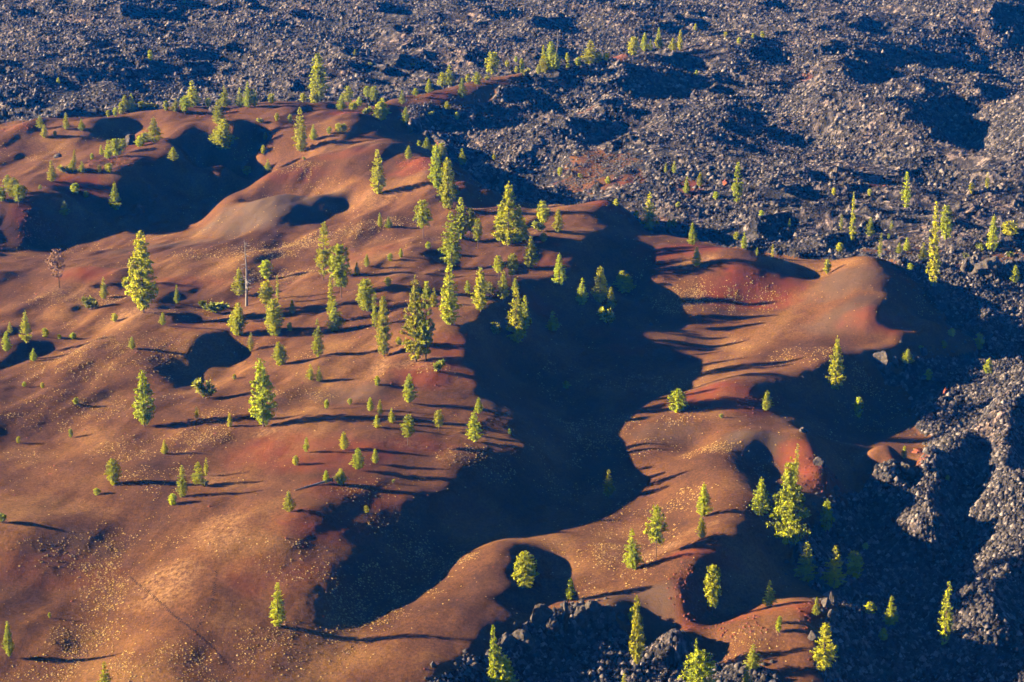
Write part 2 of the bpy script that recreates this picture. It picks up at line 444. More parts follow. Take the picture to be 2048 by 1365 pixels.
# block rubble
LAVA_I = LM > 0.004
lx = wx[LAVA_I].astype(np.float64); ly = wy[LAVA_I].astype(np.float64); lm = LM[LAVA_I].astype(np.float32)
def lava_relief(x, y):
    macro = fbm((x - 0.5 * y) / 46.0, (y + 0.5 * x) / 34.0, 21, 3, 0.42)
    ridge = 1 - np.abs(2 * fbm((x - 0.4 * y) / 30.0 + 5, (y + 0.4 * x) / 20.0, 31, 2) - 1)
    def blocks(a, b, sd):
        ox = x + 0.5 * a * (vnoise(x / a, y / a, sd) - .5); oy = y + 0.5 * a * (vnoise(x / a, y / a, sd + 1) - .5)
        d1, s1, r1, t1 = worley(ox / a, oy / a, sd + 10)
        d2, s2, r2, t2 = worley(ox / b, oy / b, sd + 20)
        e = (0.57 * (r1 ** 1.8 - 0.35) * np.clip(1.2 - 1.5 * d1 * d1, 0, 1) + 0.11 * t1) * a
        e = e + (0.52 * (r2 ** 1.4 - 0.4) * np.clip((s2 - d2) * 3.0, 0, 1) + 0.17 * t2) * b
        return e, 0.55 * r2 + 0.45 * r1
    near, bn = blocks(1.5, 0.8, 41)
    far, bf = blocks(2.5, 1.5, 141)
    wf = np.clip((y - 660) / 120 + 0.8 * (vnoise(x / 6, y / 6, 7) - .5), 0, 1)
    d3, s3, r3, t3 = worley(x / 5.0, y / 5.0, 71)
    h = (7.0 * (macro - 0.5) + 4.2 * (ridge ** 2 - 0.5)) * (0.4 + 0.6 * np.clip((y - 560) / 90, 0, 1))
    rug = 0.5 + 1.0 * fbm(x / 18.0, y / 26.0, 88, 3)
    h = h + rug * (0.75 * near * (1 - wf) + 0.30 * far * wf)
    h = h + 1.2 * np.where(r3 > 0.92, np.clip(1 - 12 * d3 * d3, 0, 1), 0)
    h = h + 0.20 * rug * (np.random.default_rng(12).random(x.shape) - 0.5)
    global BLOCK
    BLOCK = bn * (1 - wf) + bf * wf
    return h
Z[LAVA_I] += lava_relief(lx, ly) * lm
# gentle wind relief on the cinders
DUNE = 1 - LM
rx_ = wx * 0.94 - wy * 0.34; ry_ = wx * 0.34 + wy * 0.94
CALM = 1 - 0.6 * np.clip((wx / wy - 0.02) / 0.05, 0, 1)
CALM = CALM * (0.45 + 0.55 * np.clip((wy - 520) / 90, 0, 1))
Z += DUNE * (CALM * (4.1 * (fbm(rx_ / 15.0, ry_ / 34.0, 91, 2) - 0.5) + 1.0 * (fbm(rx_ / 6.0, ry_ / 13.0, 93, 2) - 0.5)) + 0.10 * (fbm(wx / 1.6, wy / 1.6, 95, 2) - 0.5))

def ground(x, y):
    """terrain height under (x, y), bilinear"""
    x = np.asarray(x, float); y = np.asarray(y, float)
    r = np.clip(np.log(np.maximum(y, 1) / Y0) / DR, 0, NR - 1.001); c = np.clip((x / y - T0) / DT, 0, NC - 1.001)
    i = r.astype(int); j = c.astype(int); fr = r - i; fc = c - j
    return (Z[i, j] * (1 - fc) + Z[i, j + 1] * fc) * (1 - fr) + (Z[i + 1, j] * (1 - fc) + Z[i + 1, j + 1] * fc) * fr

def hit(u, v):
    """where the sight line through (u, v) first meets the ground"""
    rx, rz = ray(u, v)
    ys = np.arange(Y0 + 1, Y1 - 2, 0.7)
    g = ground(rx * ys, ys); zz = CAM_H + rz * ys
    k = np.nonzero(zz <= g)[0]
    y = ys[k[0]] if len(k) else ys[-1]
    lo, hi = y - 0.7, y
    for _ in range(12):
        m = 0.5 * (lo + hi)
        if CAM_H + rz * m <= ground(rx * m, m): hi = m
        else: lo = m
    return float(rx * hi), float(hi), float(ground(rx * hi, hi))
# ------------------------------------------------------------------ materials
def new_mat(name, rough=0.9, spec=0.2):
    m = bpy.data.materials.new(name); m.use_nodes = True
    b = m.node_tree.nodes["Principled BSDF"]
    b.inputs["Roughness"].default_value = rough
    b.inputs["Specular IOR Level"].default_value = spec
    return m, m.node_tree, b

def N(t, kind, **kw):
    n = t.nodes.new(kind)
    for k, v in kw.items(): setattr(n, k, v)
    return n

def noise(t, scale, detail=4, rough=0.55, vec=None):
    n = N(t, "ShaderNodeTexNoise"); n.inputs["Scale"].default_value = scale
    n.inputs["Detail"].default_value = detail; n.inputs["Roughness"].default_value = rough
    if vec is not None: t.links.new(vec, n.inputs["Vector"])
    return n.outputs["Fac"]

def ramp(t, fac, stops):
    r = N(t, "ShaderNodeValToRGB"); e = r.color_ramp.elements
    while len(e) < len(stops): e.new(0.5)
    for s, (p, c) in zip(e, stops): s.position = p; s.color = (*c, 1) if len(c) == 3 else c
    t.links.new(fac, r.inputs[0]); return r.outputs[0]

def mix(t, fac, a, b, mode='MIX'):
    m = N(t, "ShaderNodeMix", data_type='RGBA', blend_type=mode)
    for sock, v in ((m.inputs[0], fac), (m.inputs[6], a), (m.inputs[7], b)):
        if isinstance(v, (int, float)): sock.default_value = v
        elif isinstance(v, tuple): sock.default_value = (*v, 1)
        else: t.links.new(v, sock)
    return m.outputs[2]

def attr(t, name):
    return N(t, "ShaderNodeAttribute", attribute_name=name).outputs["Fac"]

def bump(t, b, h, strength, dist):
    n = N(t, "ShaderNodeBump"); n.inputs["Strength"].default_value = strength; n.inputs["Distance"].default_value = dist
    t.links.new(h, n.inputs["Height"]); t.links.new(n.outputs[0], b.inputs["Normal"])

def position(t, scale):
    g = N(t, "ShaderNodeNewGeometry"); m = N(t, "ShaderNodeMapping"); m.inputs["Scale"].default_value = scale
    t.links.new(g.outputs["Position"], m.inputs[0]); return m.outputs[0]

# volcanic ash and cinder
M_DUNE, t, b = new_mat("cinder_ash", 0.95, 0.05)
p = position(t, (1, 0.7, 1))
base = ramp(t, noise(t, 0.045, 5, 0.6, p), [(0.30, (0.050, 0.024, 0.014)), (0.5, (0.108, 0.048, 0.020)), (0.68, (0.190, 0.096, 0.036))])
grain = ramp(t, noise(t, 1.6, 6, 0.75, p), [(0.30, (0.50, 0.48, 0.48)), (0.52, (1, 1, 1)), (0.72, (1.6, 1.5, 1.35))])
col = mix(t, 1.0, base, grain, 'MULTIPLY')
col = mix(t, attr(t, "grey"), col, (0.090, 0.060, 0.042))
def math_(op, a, b_):
    n = N(t, "ShaderNodeMath", operation=op, use_clamp=True)
    for s_, v in zip(n.inputs, (a, b_)):
        if isinstance(v, (int, float)): s_.default_value = v
        else: t.links.new(v, s_)
    return n.outputs[0]
patchy = ramp(t, noise(t, 0.22, 6, 0.7, p), [(0.36, (0.35,) * 3), (0.62, (1,) * 3)])
speck = ramp(t, noise(t, 0.8, 6, 0.8, p), [(0.42, (0.0,) * 3), (0.66, (1,) * 3)])
col = mix(t, math_('MULTIPLY', attr(t, "red"), patchy), col, mix(t, noise(t, 0.15, 4, 0.6, p), (0.120, 0.022, 0.012), (0.200, 0.046, 0.016)))
col = mix(t, math_('MULTIPLY', attr(t, "litter_crestlight"), speck), col, mix(t, noise(t, 0.9, 5, 0.8, p), (0.20, 0.105, 0.045), (0.42, 0.25, 0.12)))
t.links.new(col, b.inputs["Base Color"])
bump(t, b, noise(t, 2.4, 7, 0.85, p), 0.6, 0.3)

# block lava
M_LAVA, t, b = new_mat("block_lava", 0.9, 0.15)
p = position(t, (1, 1, 1))
c0 = ramp(t, noise(t, 0.55, 6, 0.75, p), [(0.25, (0.018, 0.017, 0.019)), (0.5, (0.046, 0.042, 0.044)), (0.64, (0.100, 0.088, 0.086)), (0.80, (0.20, 0.172, 0.162))])
c1 = ramp(t, noise(t, 0.03, 4, 0.6, p), [(0.32, (0.6, 0.62, 0.68)), (0.5, (0.95, 0.93, 0.95)), (0.7, (1.45, 1.22, 1.15))])
col = mix(t, 1.0, c0, c1, 'MULTIPLY')
blk = ramp(t, attr(t, "block"), [(0.25, (0.25, 0.25, 0.27)), (0.5, (0.6, 0.6, 0.6)), (0.66, (1.3, 1.25, 1.2)), (0.85, (3.4, 3.1, 2.8))])
col = mix(t, 1.0, col, blk, 'MULTIPLY')
col = mix(t, attr(t, "red"), col, (0.20, 0.060, 0.032))
t.links.new(col, b.inputs["Base Color"])
bump(t, b, noise(t, 1.8, 7, 0.85, p), 0.7, 0.5)

# ------------------------------------------------------------------ ground meshes
RED = blobs([(175,548,8.4,9,8,.8),(850,330,18.4,9,10,1),(815,345,17.8,8,8,.7),(905,365,18,8,9,.6),(590,350,13,14,6,.45),(960,408,13.4,10,6,.75),(700,320,16,12,6,.35),
 (1210,412,14.4,7,7,.8),(1390,500,11.6,19,8,.9),(1480,560,9.6,13,12,1),(1560,575,6,9,9,.9),(1530,590,6,12,6,.8),(1065,576,15.6,8,4,.9),(1250,690,2,9,5,.5),(1090,520,15.6,10,6,.5),
 (1765,628,12,8,7,.85),(1720,640,10,7,6,.4),(1450,788,6.4,15,9,.85),(1500,800,6.6,8,8,.7),(1600,905,6.6,6,7,.9),(1640,950,6,7,9,1),(860,752,15.4,11,8,.8),(900,700,17.4,7,8,.5),
 (560,895,13.4,15,12,.6),(660,910,14.8,15,12,.6),(640,1050,15,11,9,.7),(700,985,13.6,12,10,.55),(840,895,13.6,9,6,.5),(560,1170,11,14,10,.35),(1560,1215,7,12,7,.7),(1620,1215,8,6,6,.8),
 (1420,1108,11,9,3,.75),(1385,1190,9,4,10,.6),(1820,908,5.6,5,5,.8),(150,365,9.2,12,8,.7),(90,400,9.6,12,9,.7),(690,224,15.8,10,5,.8),(900,186,16.4,9,7,.7),(1205,122,17.6,10,5,.9),(1290,435,5,8,6,.4),
 (1255,374,7,7,5,.5),(1385,388,7,6,8,.9),(30,150,9,6,8,.0),(280,290,13,10,5,.4),(60,262,12,10,5,.4),(430,660,9,14,8,.35),(345,565,8.4,14,8,.4),(1300,185,10,3,3,.6),(1610,152,9,3,4,.8),(1755,380,8,4,5,.7),
 (720,500,14.6,14,8,.3),(1230,660,3,10,6,.4),(1170,210,12,4,4,.4),(940,1045,3.6,10,7,.3),(130,1140,8,14,8,.35)])
LITTER_CRESTLIGHT = blobs([(278,632,8.8,10,9,.7),(760,725,15.6,3,6,.9),(757,745,14.8,1.6,8,.9),(840,725,17.2,7,5,.7),(1310,1106,6.6,6,4,.7),(1270,1085,5.6,1.6,5,.8),(1255,1120,5.6,3,4,.5),(1395,1078,8,5,3,.5),
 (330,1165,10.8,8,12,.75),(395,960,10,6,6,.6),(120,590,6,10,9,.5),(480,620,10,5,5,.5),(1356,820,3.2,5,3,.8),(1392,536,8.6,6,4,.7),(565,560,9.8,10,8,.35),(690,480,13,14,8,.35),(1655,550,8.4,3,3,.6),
 (760,300,17,8,6,.3),(530,862,12,4,4,.6),(755,392,15,7,6,.45),(1090,480,14.6,8,3,.5),(700,545,14,6,5,.4),(860,475,16.6,10,6,.4),(950,885,11.8,4,3,.5),(815,892,13.8,4,3,.4),(1190,1190,5,4,3,.6),(440,1060,13.8,7,12,.6)])  # needle litter, pale ash, and sunlight on dune A's crest put into the colour
GREY = blobs([(520,430,8.4,22,20,.9),(600,400,11,16,14,.8),(1690,560,12,12,14,.6),(1680,640,8.6,12,10,.5),(1510,880,8.4,8,10,.8),(1290,1200,7.4,10,8,.6),(700,780,14.4,10,9,.5),(1010,815,9.6,8,7,.5),
 (880,265,9,8,6,.6),(1740,600,13,8,8,.4),(150,1110,8,10,10,.4),(900,500,15,10,8,.2),(1340,860,3.8,10,8,.4),(1800,690,8.6,12,6,.4),(330,480,4,20,10,.5)])

def grid_object(name, facemask, mat, smooth, attrs, label, tris=False):
    fi, fj = np.nonzero(facemask)
    idx = np.arange(NR * NC).reshape(NR, NC)
    quads = np.stack([idx[fi, fj], idx[fi, fj + 1], idx[fi + 1, fj + 1], idx[fi + 1, fj]], 1)
    if tris:                            # rubble: each cell split along a random diagonal
        r_ = np.random.default_rng(4).random(len(quads)) < 0.5
        q = np.where(r_[:, None], quads, np.roll(quads, 1, axis=1))
        quads = np.concatenate([q[:, [0, 1, 2]], q[:, [0, 2, 3]]])
    used = np.unique(quads); remap = np.zeros(NR * NC, np.int64); remap[used] = np.arange(len(used))
    quads = remap[quads].astype(np.int32)
    co = np.stack([GX.ravel()[used], GY.ravel()[used], Z.ravel()[used]], 1).astype(np.float32)
    me = bpy.data.meshes.new(name)
    me.vertices.add(len(co)); me.vertices.foreach_set("co", co.ravel())
    me.loops.add(quads.size); me.loops.foreach_set("vertex_index", quads.ravel())
    me.polygons.add(len(quads)); me.polygons.foreach_set("loop_start", np.arange(0, quads.size, quads.shape[1], dtype=np.int32))
    me.polygons.foreach_set("use_smooth", np.full(len(quads), smooth))
    for an, arr in attrs.items():
        a = me.attributes.new(an, 'FLOAT', 'POINT'); a.data.foreach_set("value", arr.ravel()[used].astype(np.float32))
    me.update(calc_edges=True)
    me.materials.append(mat)
    o = bpy.data.objects.new(name, me); COL.objects.link(o)
    o["kind"] = "structure"; o["label"] = label
    return o
vm = LM > 0.5
fm = (vm[:-1, :-1].astype(int) + vm[1:, :-1] + vm[:-1, 1:] + vm[1:, 1:]) >= 2
grid_object("cinder_dunes", ~fm, M_DUNE, True, {"red": RED, "litter_crestlight": LITTER_CRESTLIGHT, "grey": GREY}, "rolling brown and red volcanic ash dunes")
BL = np.full(GX.shape, 0.5, np.float32); BL[LAVA_I] = BLOCK
grid_object("lava_field", fm, M_LAVA, False, {"red": RED, "block": BL}, "dark rubble lava beds around the dunes", True)

# far surroundings: a frame of plain ground outside the detailed sheet
def frame_ground():
    S = 3000.0
    a = [(T0 * Y0, Y0), (T1 * Y0, Y0), (T1 * ry[-1], ry[-1]), (T0 * ry[-1], ry[-1])]
    me = bpy.data.meshes.new("ground"); 
    v = [(-S, -S + 500, -16), (S, -S + 500, -16), (S, S, -16), (-S, S, -16)]
    me.from_pydata(v, [], [(0, 1, 2, 3)]); me.materials.append(M_DUNE)
    o = bpy.data.objects.new("ground", me); COL.objects.link(o)
    o["kind"] = "structure"; o["label"] = "dark ground beyond the dunes and lava"
frame_ground()
# ------------------------------------------------------------------ materials of the plants and rocks
def leaf_mat(name, dark, mid, light):
    m, t, b = new_mat(name, 0.7, 0.15)
    info = N(t, "ShaderNodeObjectInfo")
    col = ramp(t, attr(t, "tone"), [(0.0, dark), (0.5, mid), (1.0, light)])
    hsv = N(t, "ShaderNodeHueSaturation")
    mr = N(t, "ShaderNodeMapRange"); mr.inputs[3].default_value = 0.7; mr.inputs[4].default_value = 1.2
    t.links.new(info.outputs["Random"], mr.inputs[0]); t.links.new(mr.outputs[0], hsv.inputs["Value"])
    mh = N(t, "ShaderNodeMapRange"); mh.inputs[3].default_value = 0.485; mh.inputs[4].default_value = 0.522
    ph = N(t, "ShaderNodeMath", operation='FRACT'); pm = N(t, "ShaderNodeMath", operation='MULTIPLY'); pm.inputs[1].default_value = 7.31
    t.links.new(info.outputs["Random"], pm.inputs[0]); t.links.new(pm.outputs[0], ph.inputs[0]); t.links.new(ph.outputs[0], mh.inputs[0]); t.links.new(mh.outputs[0], hsv.inputs["Hue"])
    t.links.new(col, hsv.inputs["Color"]); t.links.new(hsv.outputs[0], b.inputs["Base Color"])
    tr = N(t, "ShaderNodeBsdfTranslucent"); t.links.new(hsv.outputs[0], tr.inputs[0])
    ms = N(t, "ShaderNodeMixShader"); ms.inputs[0].default_value = 0.22
    t.links.new(b.outputs[0], ms.inputs[1]); t.links.new(tr.outputs[0], ms.inputs[2])
    t.links.new(ms.outputs[0], t.nodes["Material Output"].inputs[0])
    return m
M_NEEDLE = leaf_mat("pine_needles", (0.25, 0.29, 0.008), (0.48, 0.49, 0.012), (0.66, 0.63, 0.02))
M_SHRUB = leaf_mat("shrub_leaves", (0.16, 0.19, 0.02), (0.32, 0.33, 0.03), (0.48, 0.44, 0.06))
M_DEAD = leaf_mat("dead_needles", (0.18, 0.09, 0.06), (0.30, 0.15, 0.10), (0.42, 0.24, 0.17))
M_BARK, t, b = new_mat("pine_bark", 0.9, 0.1)
t.links.new(ramp(t, noise(t, 5, 5, 0.7), [(0.3, (0.07, 0.042, 0.03)), (0.7, (0.20, 0.125, 0.085))]), b.inputs["Base Color"])
M_GREYWOOD, t, b = new_mat("weathered_wood", 0.85, 0.1)
t.links.new(ramp(t, noise(t, 4, 5, 0.7), [(0.3, (0.16, 0.14, 0.13)), (0.7, (0.40, 0.35, 0.31))]), b.inputs["Base Color"])
M_ROCK, t, b = new_mat("lava_rock", 0.9, 0.15)
p = position(t, (1, 1, 1))
t.links.new(ramp(t, noise(t, 0.9, 7, 0.75, p), [(0.28, (0.022, 0.019, 0.019)), (0.5, (0.065, 0.055, 0.05)), (0.75, (0.17, 0.14, 0.12))]), b.inputs["Base Color"])
bump(t, b, noise(t, 2.2, 7, 0.8, p), 0.6, 0.3)
M_REDROCK, t, b = new_mat("red_scoria", 0.95, 0.05)
t.links.new(ramp(t, noise(t, 1.2, 6, 0.75), [(0.3, (0.10, 0.03, 0.02)), (0.7, (0.26, 0.085, 0.045))]), b.inputs["Base Color"])
M_TUFT, t, b = new_mat("dry_tufts", 0.9, 0.1)
t.links.new(ramp(t, attr(t, "tone"), [(0.0, (0.16, 0.085, 0.03)), (0.5, (0.30, 0.175, 0.06)), (1.0, (0.46, 0.32, 0.11))]), b.inputs["Base Color"])

class MB:
    """collects faces into one mesh"""
    def __init__(self): self.v, self.f, self.t = [], [], []
    def tube(self, pts, radii, n=5):
        base = len(self.v)
        for (p, r) in zip(pts, radii):
            for k in range(n):
                a = 2 * math.pi * k / n
                self.v.append((p[0] + r * math.cos(a), p[1] + r * math.sin(a), p[2])); self.t.append(0.5)
        for i in range(len(pts) - 1):
            for k in range(n):
                self.f.append((base + i * n + k, base + i * n + (k + 1) % n, base + (i + 1) * n + (k + 1) % n, base + (i + 1) * n + k))
        self.f.append(tuple(base + (len(pts) - 1) * n + k for k in range(n)))
    def limb(self, a, b, r0, r1):
        a = Vector(a); b = Vector(b); d = (b - a).normalized()
        s = d.orthogonal().normalized(); q = d.cross(s)
        base = len(self.v)
        for p, r in ((a, r0), (b, r1)):
            for k in range(3):
                w = p + (s * math.cos(2.094 * k) + q * math.sin(2.094 * k)) * r
                self.v.append(tuple(w)); self.t.append(0.5)
        for k in range(3):
            self.f.append((base + k, base + (k + 1) % 3, base + 3 + (k + 1) % 3, base + 3 + k))
    def tuft(self, c, r, n, rnd, tone, upbias=0.4, out=None):
        """a burst of needle-bundle blades round c"""
        for _ in range(n):
            d = Vector((rnd.gauss(0, 1), rnd.gauss(0, 1), rnd.gauss(upbias, 0.8))).normalized()
            if out is None:
                s = d.orthogonal().normalized(); s.rotate(Matrix.Rotation(rnd.random() * 6.28, 3, d))
            else:                       # blades lie roughly along the crown's outside
                s = d.cross(Vector((out[0] + rnd.gauss(0, .45), out[1] + rnd.gauss(0, .45), out[2] + rnd.gauss(0.1, .4)))).normalized()
            L = r * rnd.uniform(0.8, 1.35); w = r * rnd.uniform(0.17, 0.30)
            c0 = Vector(c) + d * (0.10 * r)
            e = c0 + d * L; m = c0 + d * (0.55 * L)
            base = len(self.v)
            for q in (c0, m + s * w, e, m - s * w): self.v.append(tuple(q))
            k = min(1.0, max(0.0, tone + rnd.uniform(-0.12, 0.12)))
            self.t += [k] * 4
            self.f.append((base, base + 1, base + 2, base + 3))
    def mesh(self, name, mat, smooth=False):
        me = bpy.data.meshes.new(name)
        me.from_pydata(self.v, [], self.f)
        a = me.attributes.new("tone", 'FLOAT', 'POINT'); a.data.foreach_set("value", np.array(self.t, np.float32))
        if smooth: me.polygons.foreach_set("use_smooth", [True] * len(me.polygons))
        me.materials.append(mat)
        return me

def link(name, me, parent=None):
    o = bpy.data.objects.new(name, me); COL.objects.link(o)
    if parent is not None: o.parent = parent
    return o

def pine_meshes(seed, profile, width, clear=0.04, whorls=18, per=5, clump=0.045, blades=12, droop=0.1, lean=0.0, bare=0.0, stems=1, gap=0.12):
    """a pine of height 1: trunk (with its limbs) and crown. width is the crown radius, profile(t) its outline from base to tip"""
    rnd = random.Random(seed)
    T, Cn = MB(), MB()
    for st in range(stems):
        ox = 0 if stems == 1 else (0.03 if st else -0.02); oy = 0 if stems == 1 else (0.02 if st else -0.015)
        hh = 1.0 if st == 0 else 0.82
        kx = rnd.uniform(-1, 1) * lean; ky = rnd.uniform(-1, 1) * lean
        axis = lambda z: (ox * (1 + 2 * z) + kx * z * z, oy * (1 + 2 * z) + ky * z * z)
        zs = [-0.03, 0.0, 0.03, 0.25, 0.5, 0.75, 0.97]
        rs = [0.024, 0.020, 0.016, 0.013, 0.010, 0.006, 0.0015]
        T.tube([(axis(z)[0], axis(z)[1], z * hh) for z in zs], rs, 6)
        side = [rnd.uniform(0.86, 1.1) for _ in range(8)]
        for i in range(whorls):
            t0 = (i + rnd.uniform(-0.3, 0.3)) / whorls
            z = clear + (0.985 - clear) * max(0.0, t0)
            tt = (z - clear) / (1 - clear)
            if rnd.random() < gap * 0.3: continue
            rad = 1.26 * width * profile(tt) * rnd.uniform(0.84, 1.1)
            nb = max(2, int(per * (0.55 + 0.6 * profile(tt)) + rnd.random()))
            a0 = rnd.random() * 6.28
            for k in range(nb):
                if rnd.random() < gap: continue
                a = a0 + 6.283 * k / nb + rnd.uniform(-0.35, 0.35)
                L = rad * rnd.uniform(0.72, 1.1) * side[int(a / 0.7854) % 8]
                x0, y0 = axis(z)
                rise = L * (0.35 * tt + 0.12 - droop)
                end = (x0 + L * math.cos(a), y0 + L * math.sin(a), (z + rise) * hh)
                T.limb((x0, y0, z * hh), end, 0.0042 * (1.2 - tt), 0.0012)
                tone = rnd.betavariate(2.2, 2.2)
                m = max(1, int(L / (clump * 0.72)))
                for q in range(m):
                    f = 1 - q * clump * 0.72 / max(L, 1e-4)
                    if f < 0.18 and L > clump * 1.6: break
                    if rnd.random() < bare: continue
                    c = (x0 + (end[0] - x0) * f + rnd.gauss(0, clump * 0.22), y0 + (end[1] - y0) * f + rnd.gauss(0, clump * 0.22),
                         z * hh + (end[2] - z * hh) * f + rnd.gauss(0, clump * 0.16))
                    Cn.tuft(c, clump * rnd.uniform(0.75, 1.15), blades, rnd, tone, 0.4, (math.cos(a), math.sin(a), 0.35))
        Cn.tuft((axis(0.97)[0], axis(0.97)[1], 0.965 * hh), clump * 0.8, blades, rnd, 0.6, 1.4)
    return T.mesh("trunk", M_BARK), Cn.mesh("crown", M_NEEDLE)

cone = lambda p0, pk=0.18: (lambda t: (min(1, 0.45 + 0.55 * t / pk) if t < pk else (1 - (t - pk) / (1 - pk)) ** p0 * 0.97 + 0.03))
oval = lambda t: max(0.16, math.sin(math.pi * min(1, 0.16 + 0.84 * t)) ** 0.7)
def shrub_meshes(seed, flat):
    rnd = random.Random(seed); T, Cn = MB(), MB()
    for k in range(9):
        a = rnd.random() * 6.28; L = rnd.uniform(0.25, 0.5)
        e = (L * math.cos(a), L * math.sin(a), rnd.uniform(0.3, 0.75) * flat)
        T.limb((0, 0, -0.05), e, 0.03, 0.012)
        tone = rnd.random()
        for q in range(5):
            f = rnd.uniform(0.35, 1.05)
            Cn.tuft((e[0] * f + rnd.gauss(0, .06), e[1] * f + rnd.gauss(0, .06), e[2] * f + rnd.gauss(0.08, .05)), rnd.uniform(0.16, 0.26), 10, rnd, tone, 0.8)
    return T.mesh("stems", M_BARK), Cn.mesh("foliage", M_SHRUB)
def snag_meshes(seed, twig):
    rnd = random.Random(seed); T = MB(); Bn = MB()
    zs = [-0.03, 0, 0.3, 0.6, 0.85, 1.0]
    T.tube([(0.01 * math.sin(5 * z + seed), 0.01 * math.cos(4 * z), z) for z in zs], [0.022, 0.018, 0.013, 0.009, 0.005, 0.002], 6)
    for k in range(twig):
        z = rnd.uniform(0.2, 0.95); a = rnd.random() * 6.28; L = rnd.uniform(0.04, 0.13) * (1.25 - z)
        e = (L * math.cos(a), L * math.sin(a), z + rnd.uniform(-0.03, 0.03))
        T.limb((0, 0, z), e, 0.0045, 0.0015)
        for j in range(2):
            T.limb(e, (e[0] + rnd.gauss(0, .02), e[1] + rnd.gauss(0, .02), e[2] + rnd.gauss(0, .02)), 0.002, 0.0008)
    return T.mesh("trunk", M_GREYWOOD), None

# kinds: list of (first part, second part) meshes, nominal width / height
KIND = {
 'P': ([pine_meshes(11, cone(0.95), 0.24, 0.05, 22, 6, 0.0318, 12), pine_meshes(12, cone(0.85, 0.22), 0.235, 0.07, 20, 6, 0.0340, 12, lean=.02, gap=.12), pine_meshes(13, cone(1.0, 0.14), 0.25, 0.03, 22, 6, 0.0311, 12, gap=.15)], 0.6),
 'C': ([pine_meshes(21, cone(0.72, 0.22), 0.18, 0.05, 27, 6, 0.0266, 11, gap=.14), pine_meshes(22, cone(0.75, 0.3), 0.175, 0.10, 25, 6, 0.0274, 11, lean=.03, gap=.13), pine_meshes(23, cone(0.8, 0.18), 0.18, 0.03, 27, 6, 0.0266, 11, gap=.13)], 0.43),
 'M': ([pine_meshes(31, oval, 0.25, 0.24, 15, 6, 0.0407, 12, gap=.15), pine_meshes(32, cone(0.55, 0.35), 0.25, 0.28, 15, 6, 0.0385, 12, lean=.04, gap=.14)], 0.64),
 'B': ([pine_meshes(41, cone(0.8, 0.25), 0.28, 0.03, 20, 7, 0.0340, 11, stems=2, gap=.13), pine_meshes(42, oval, 0.30, 0.05, 16, 7, 0.0407, 12, lean=.05, gap=.14)], 0.72),
 'S': ([pine_meshes(51, cone(0.75, 0.15), 0.11, 0.02, 26, 5, 0.0252, 11, gap=.15), pine_meshes(52, cone(0.55, 0.2), 0.10, 0.04, 24, 5, 0.0244, 10, bare=.2, gap=.25)], 0.29),
 'Y': ([pine_meshes(61, oval, 0.26, 0.04, 9, 6, 0.10, 14), pine_meshes(62, cone(0.6, 0.3), 0.25, 0.0222, 10, 6, 0.09, 14), pine_meshes(63, oval, 0.24, 0.12, 8, 6, 0.10, 13, lean=.06)], 0.68),
 'K': ([shrub_meshes(71, 1.0), shrub_meshes(72, 0.8)], 1.15),
 'G': ([snag_meshes(81, 40), snag_meshes(82, 26)], 0.16),
}
_d = pine_meshes(91, oval, 0.17, 0.30, 15, 6, 0.05, 9, gap=.2, bare=.35)
_d[1].materials.clear(); _d[1].materials.append(M_DEAD)
KIND['D'] = ([_d], 0.36)
KNAME = {'P': ("pine_tree", "pine tree", ("trunk", "crown"), "full conical pine"), 'C': ("pine_tree", "pine tree", ("trunk", "crown"), "tall columnar pine"),
         'M': ("pine_tree", "pine tree", ("trunk", "crown"), "pine with a clear trunk"), 'B': ("pine_tree", "pine tree", ("trunk", "crown"), "broad bushy pine"),
         'S': ("pine_tree", "pine tree", ("trunk", "crown"), "narrow spire pine"), 'Y': ("pine_sapling", "young pine", ("trunk", "crown"), "small young pine"),
         'K': ("shrub", "shrub", ("stems", "foliage"), "low green shrub"), 'G': ("dead_snag", "dead tree", ("trunk", "branches"), "bare grey dead tree"),
         'D': ("dead_pine", "dead tree", ("trunk", "crown"), "dead pine with rusty brown needles")}
KGROUP = {"pine tree": "pines on the dunes and lava", "young pine": "young pines", "shrub": "shrubs on the cinders", "dead tree": "dead trees"}
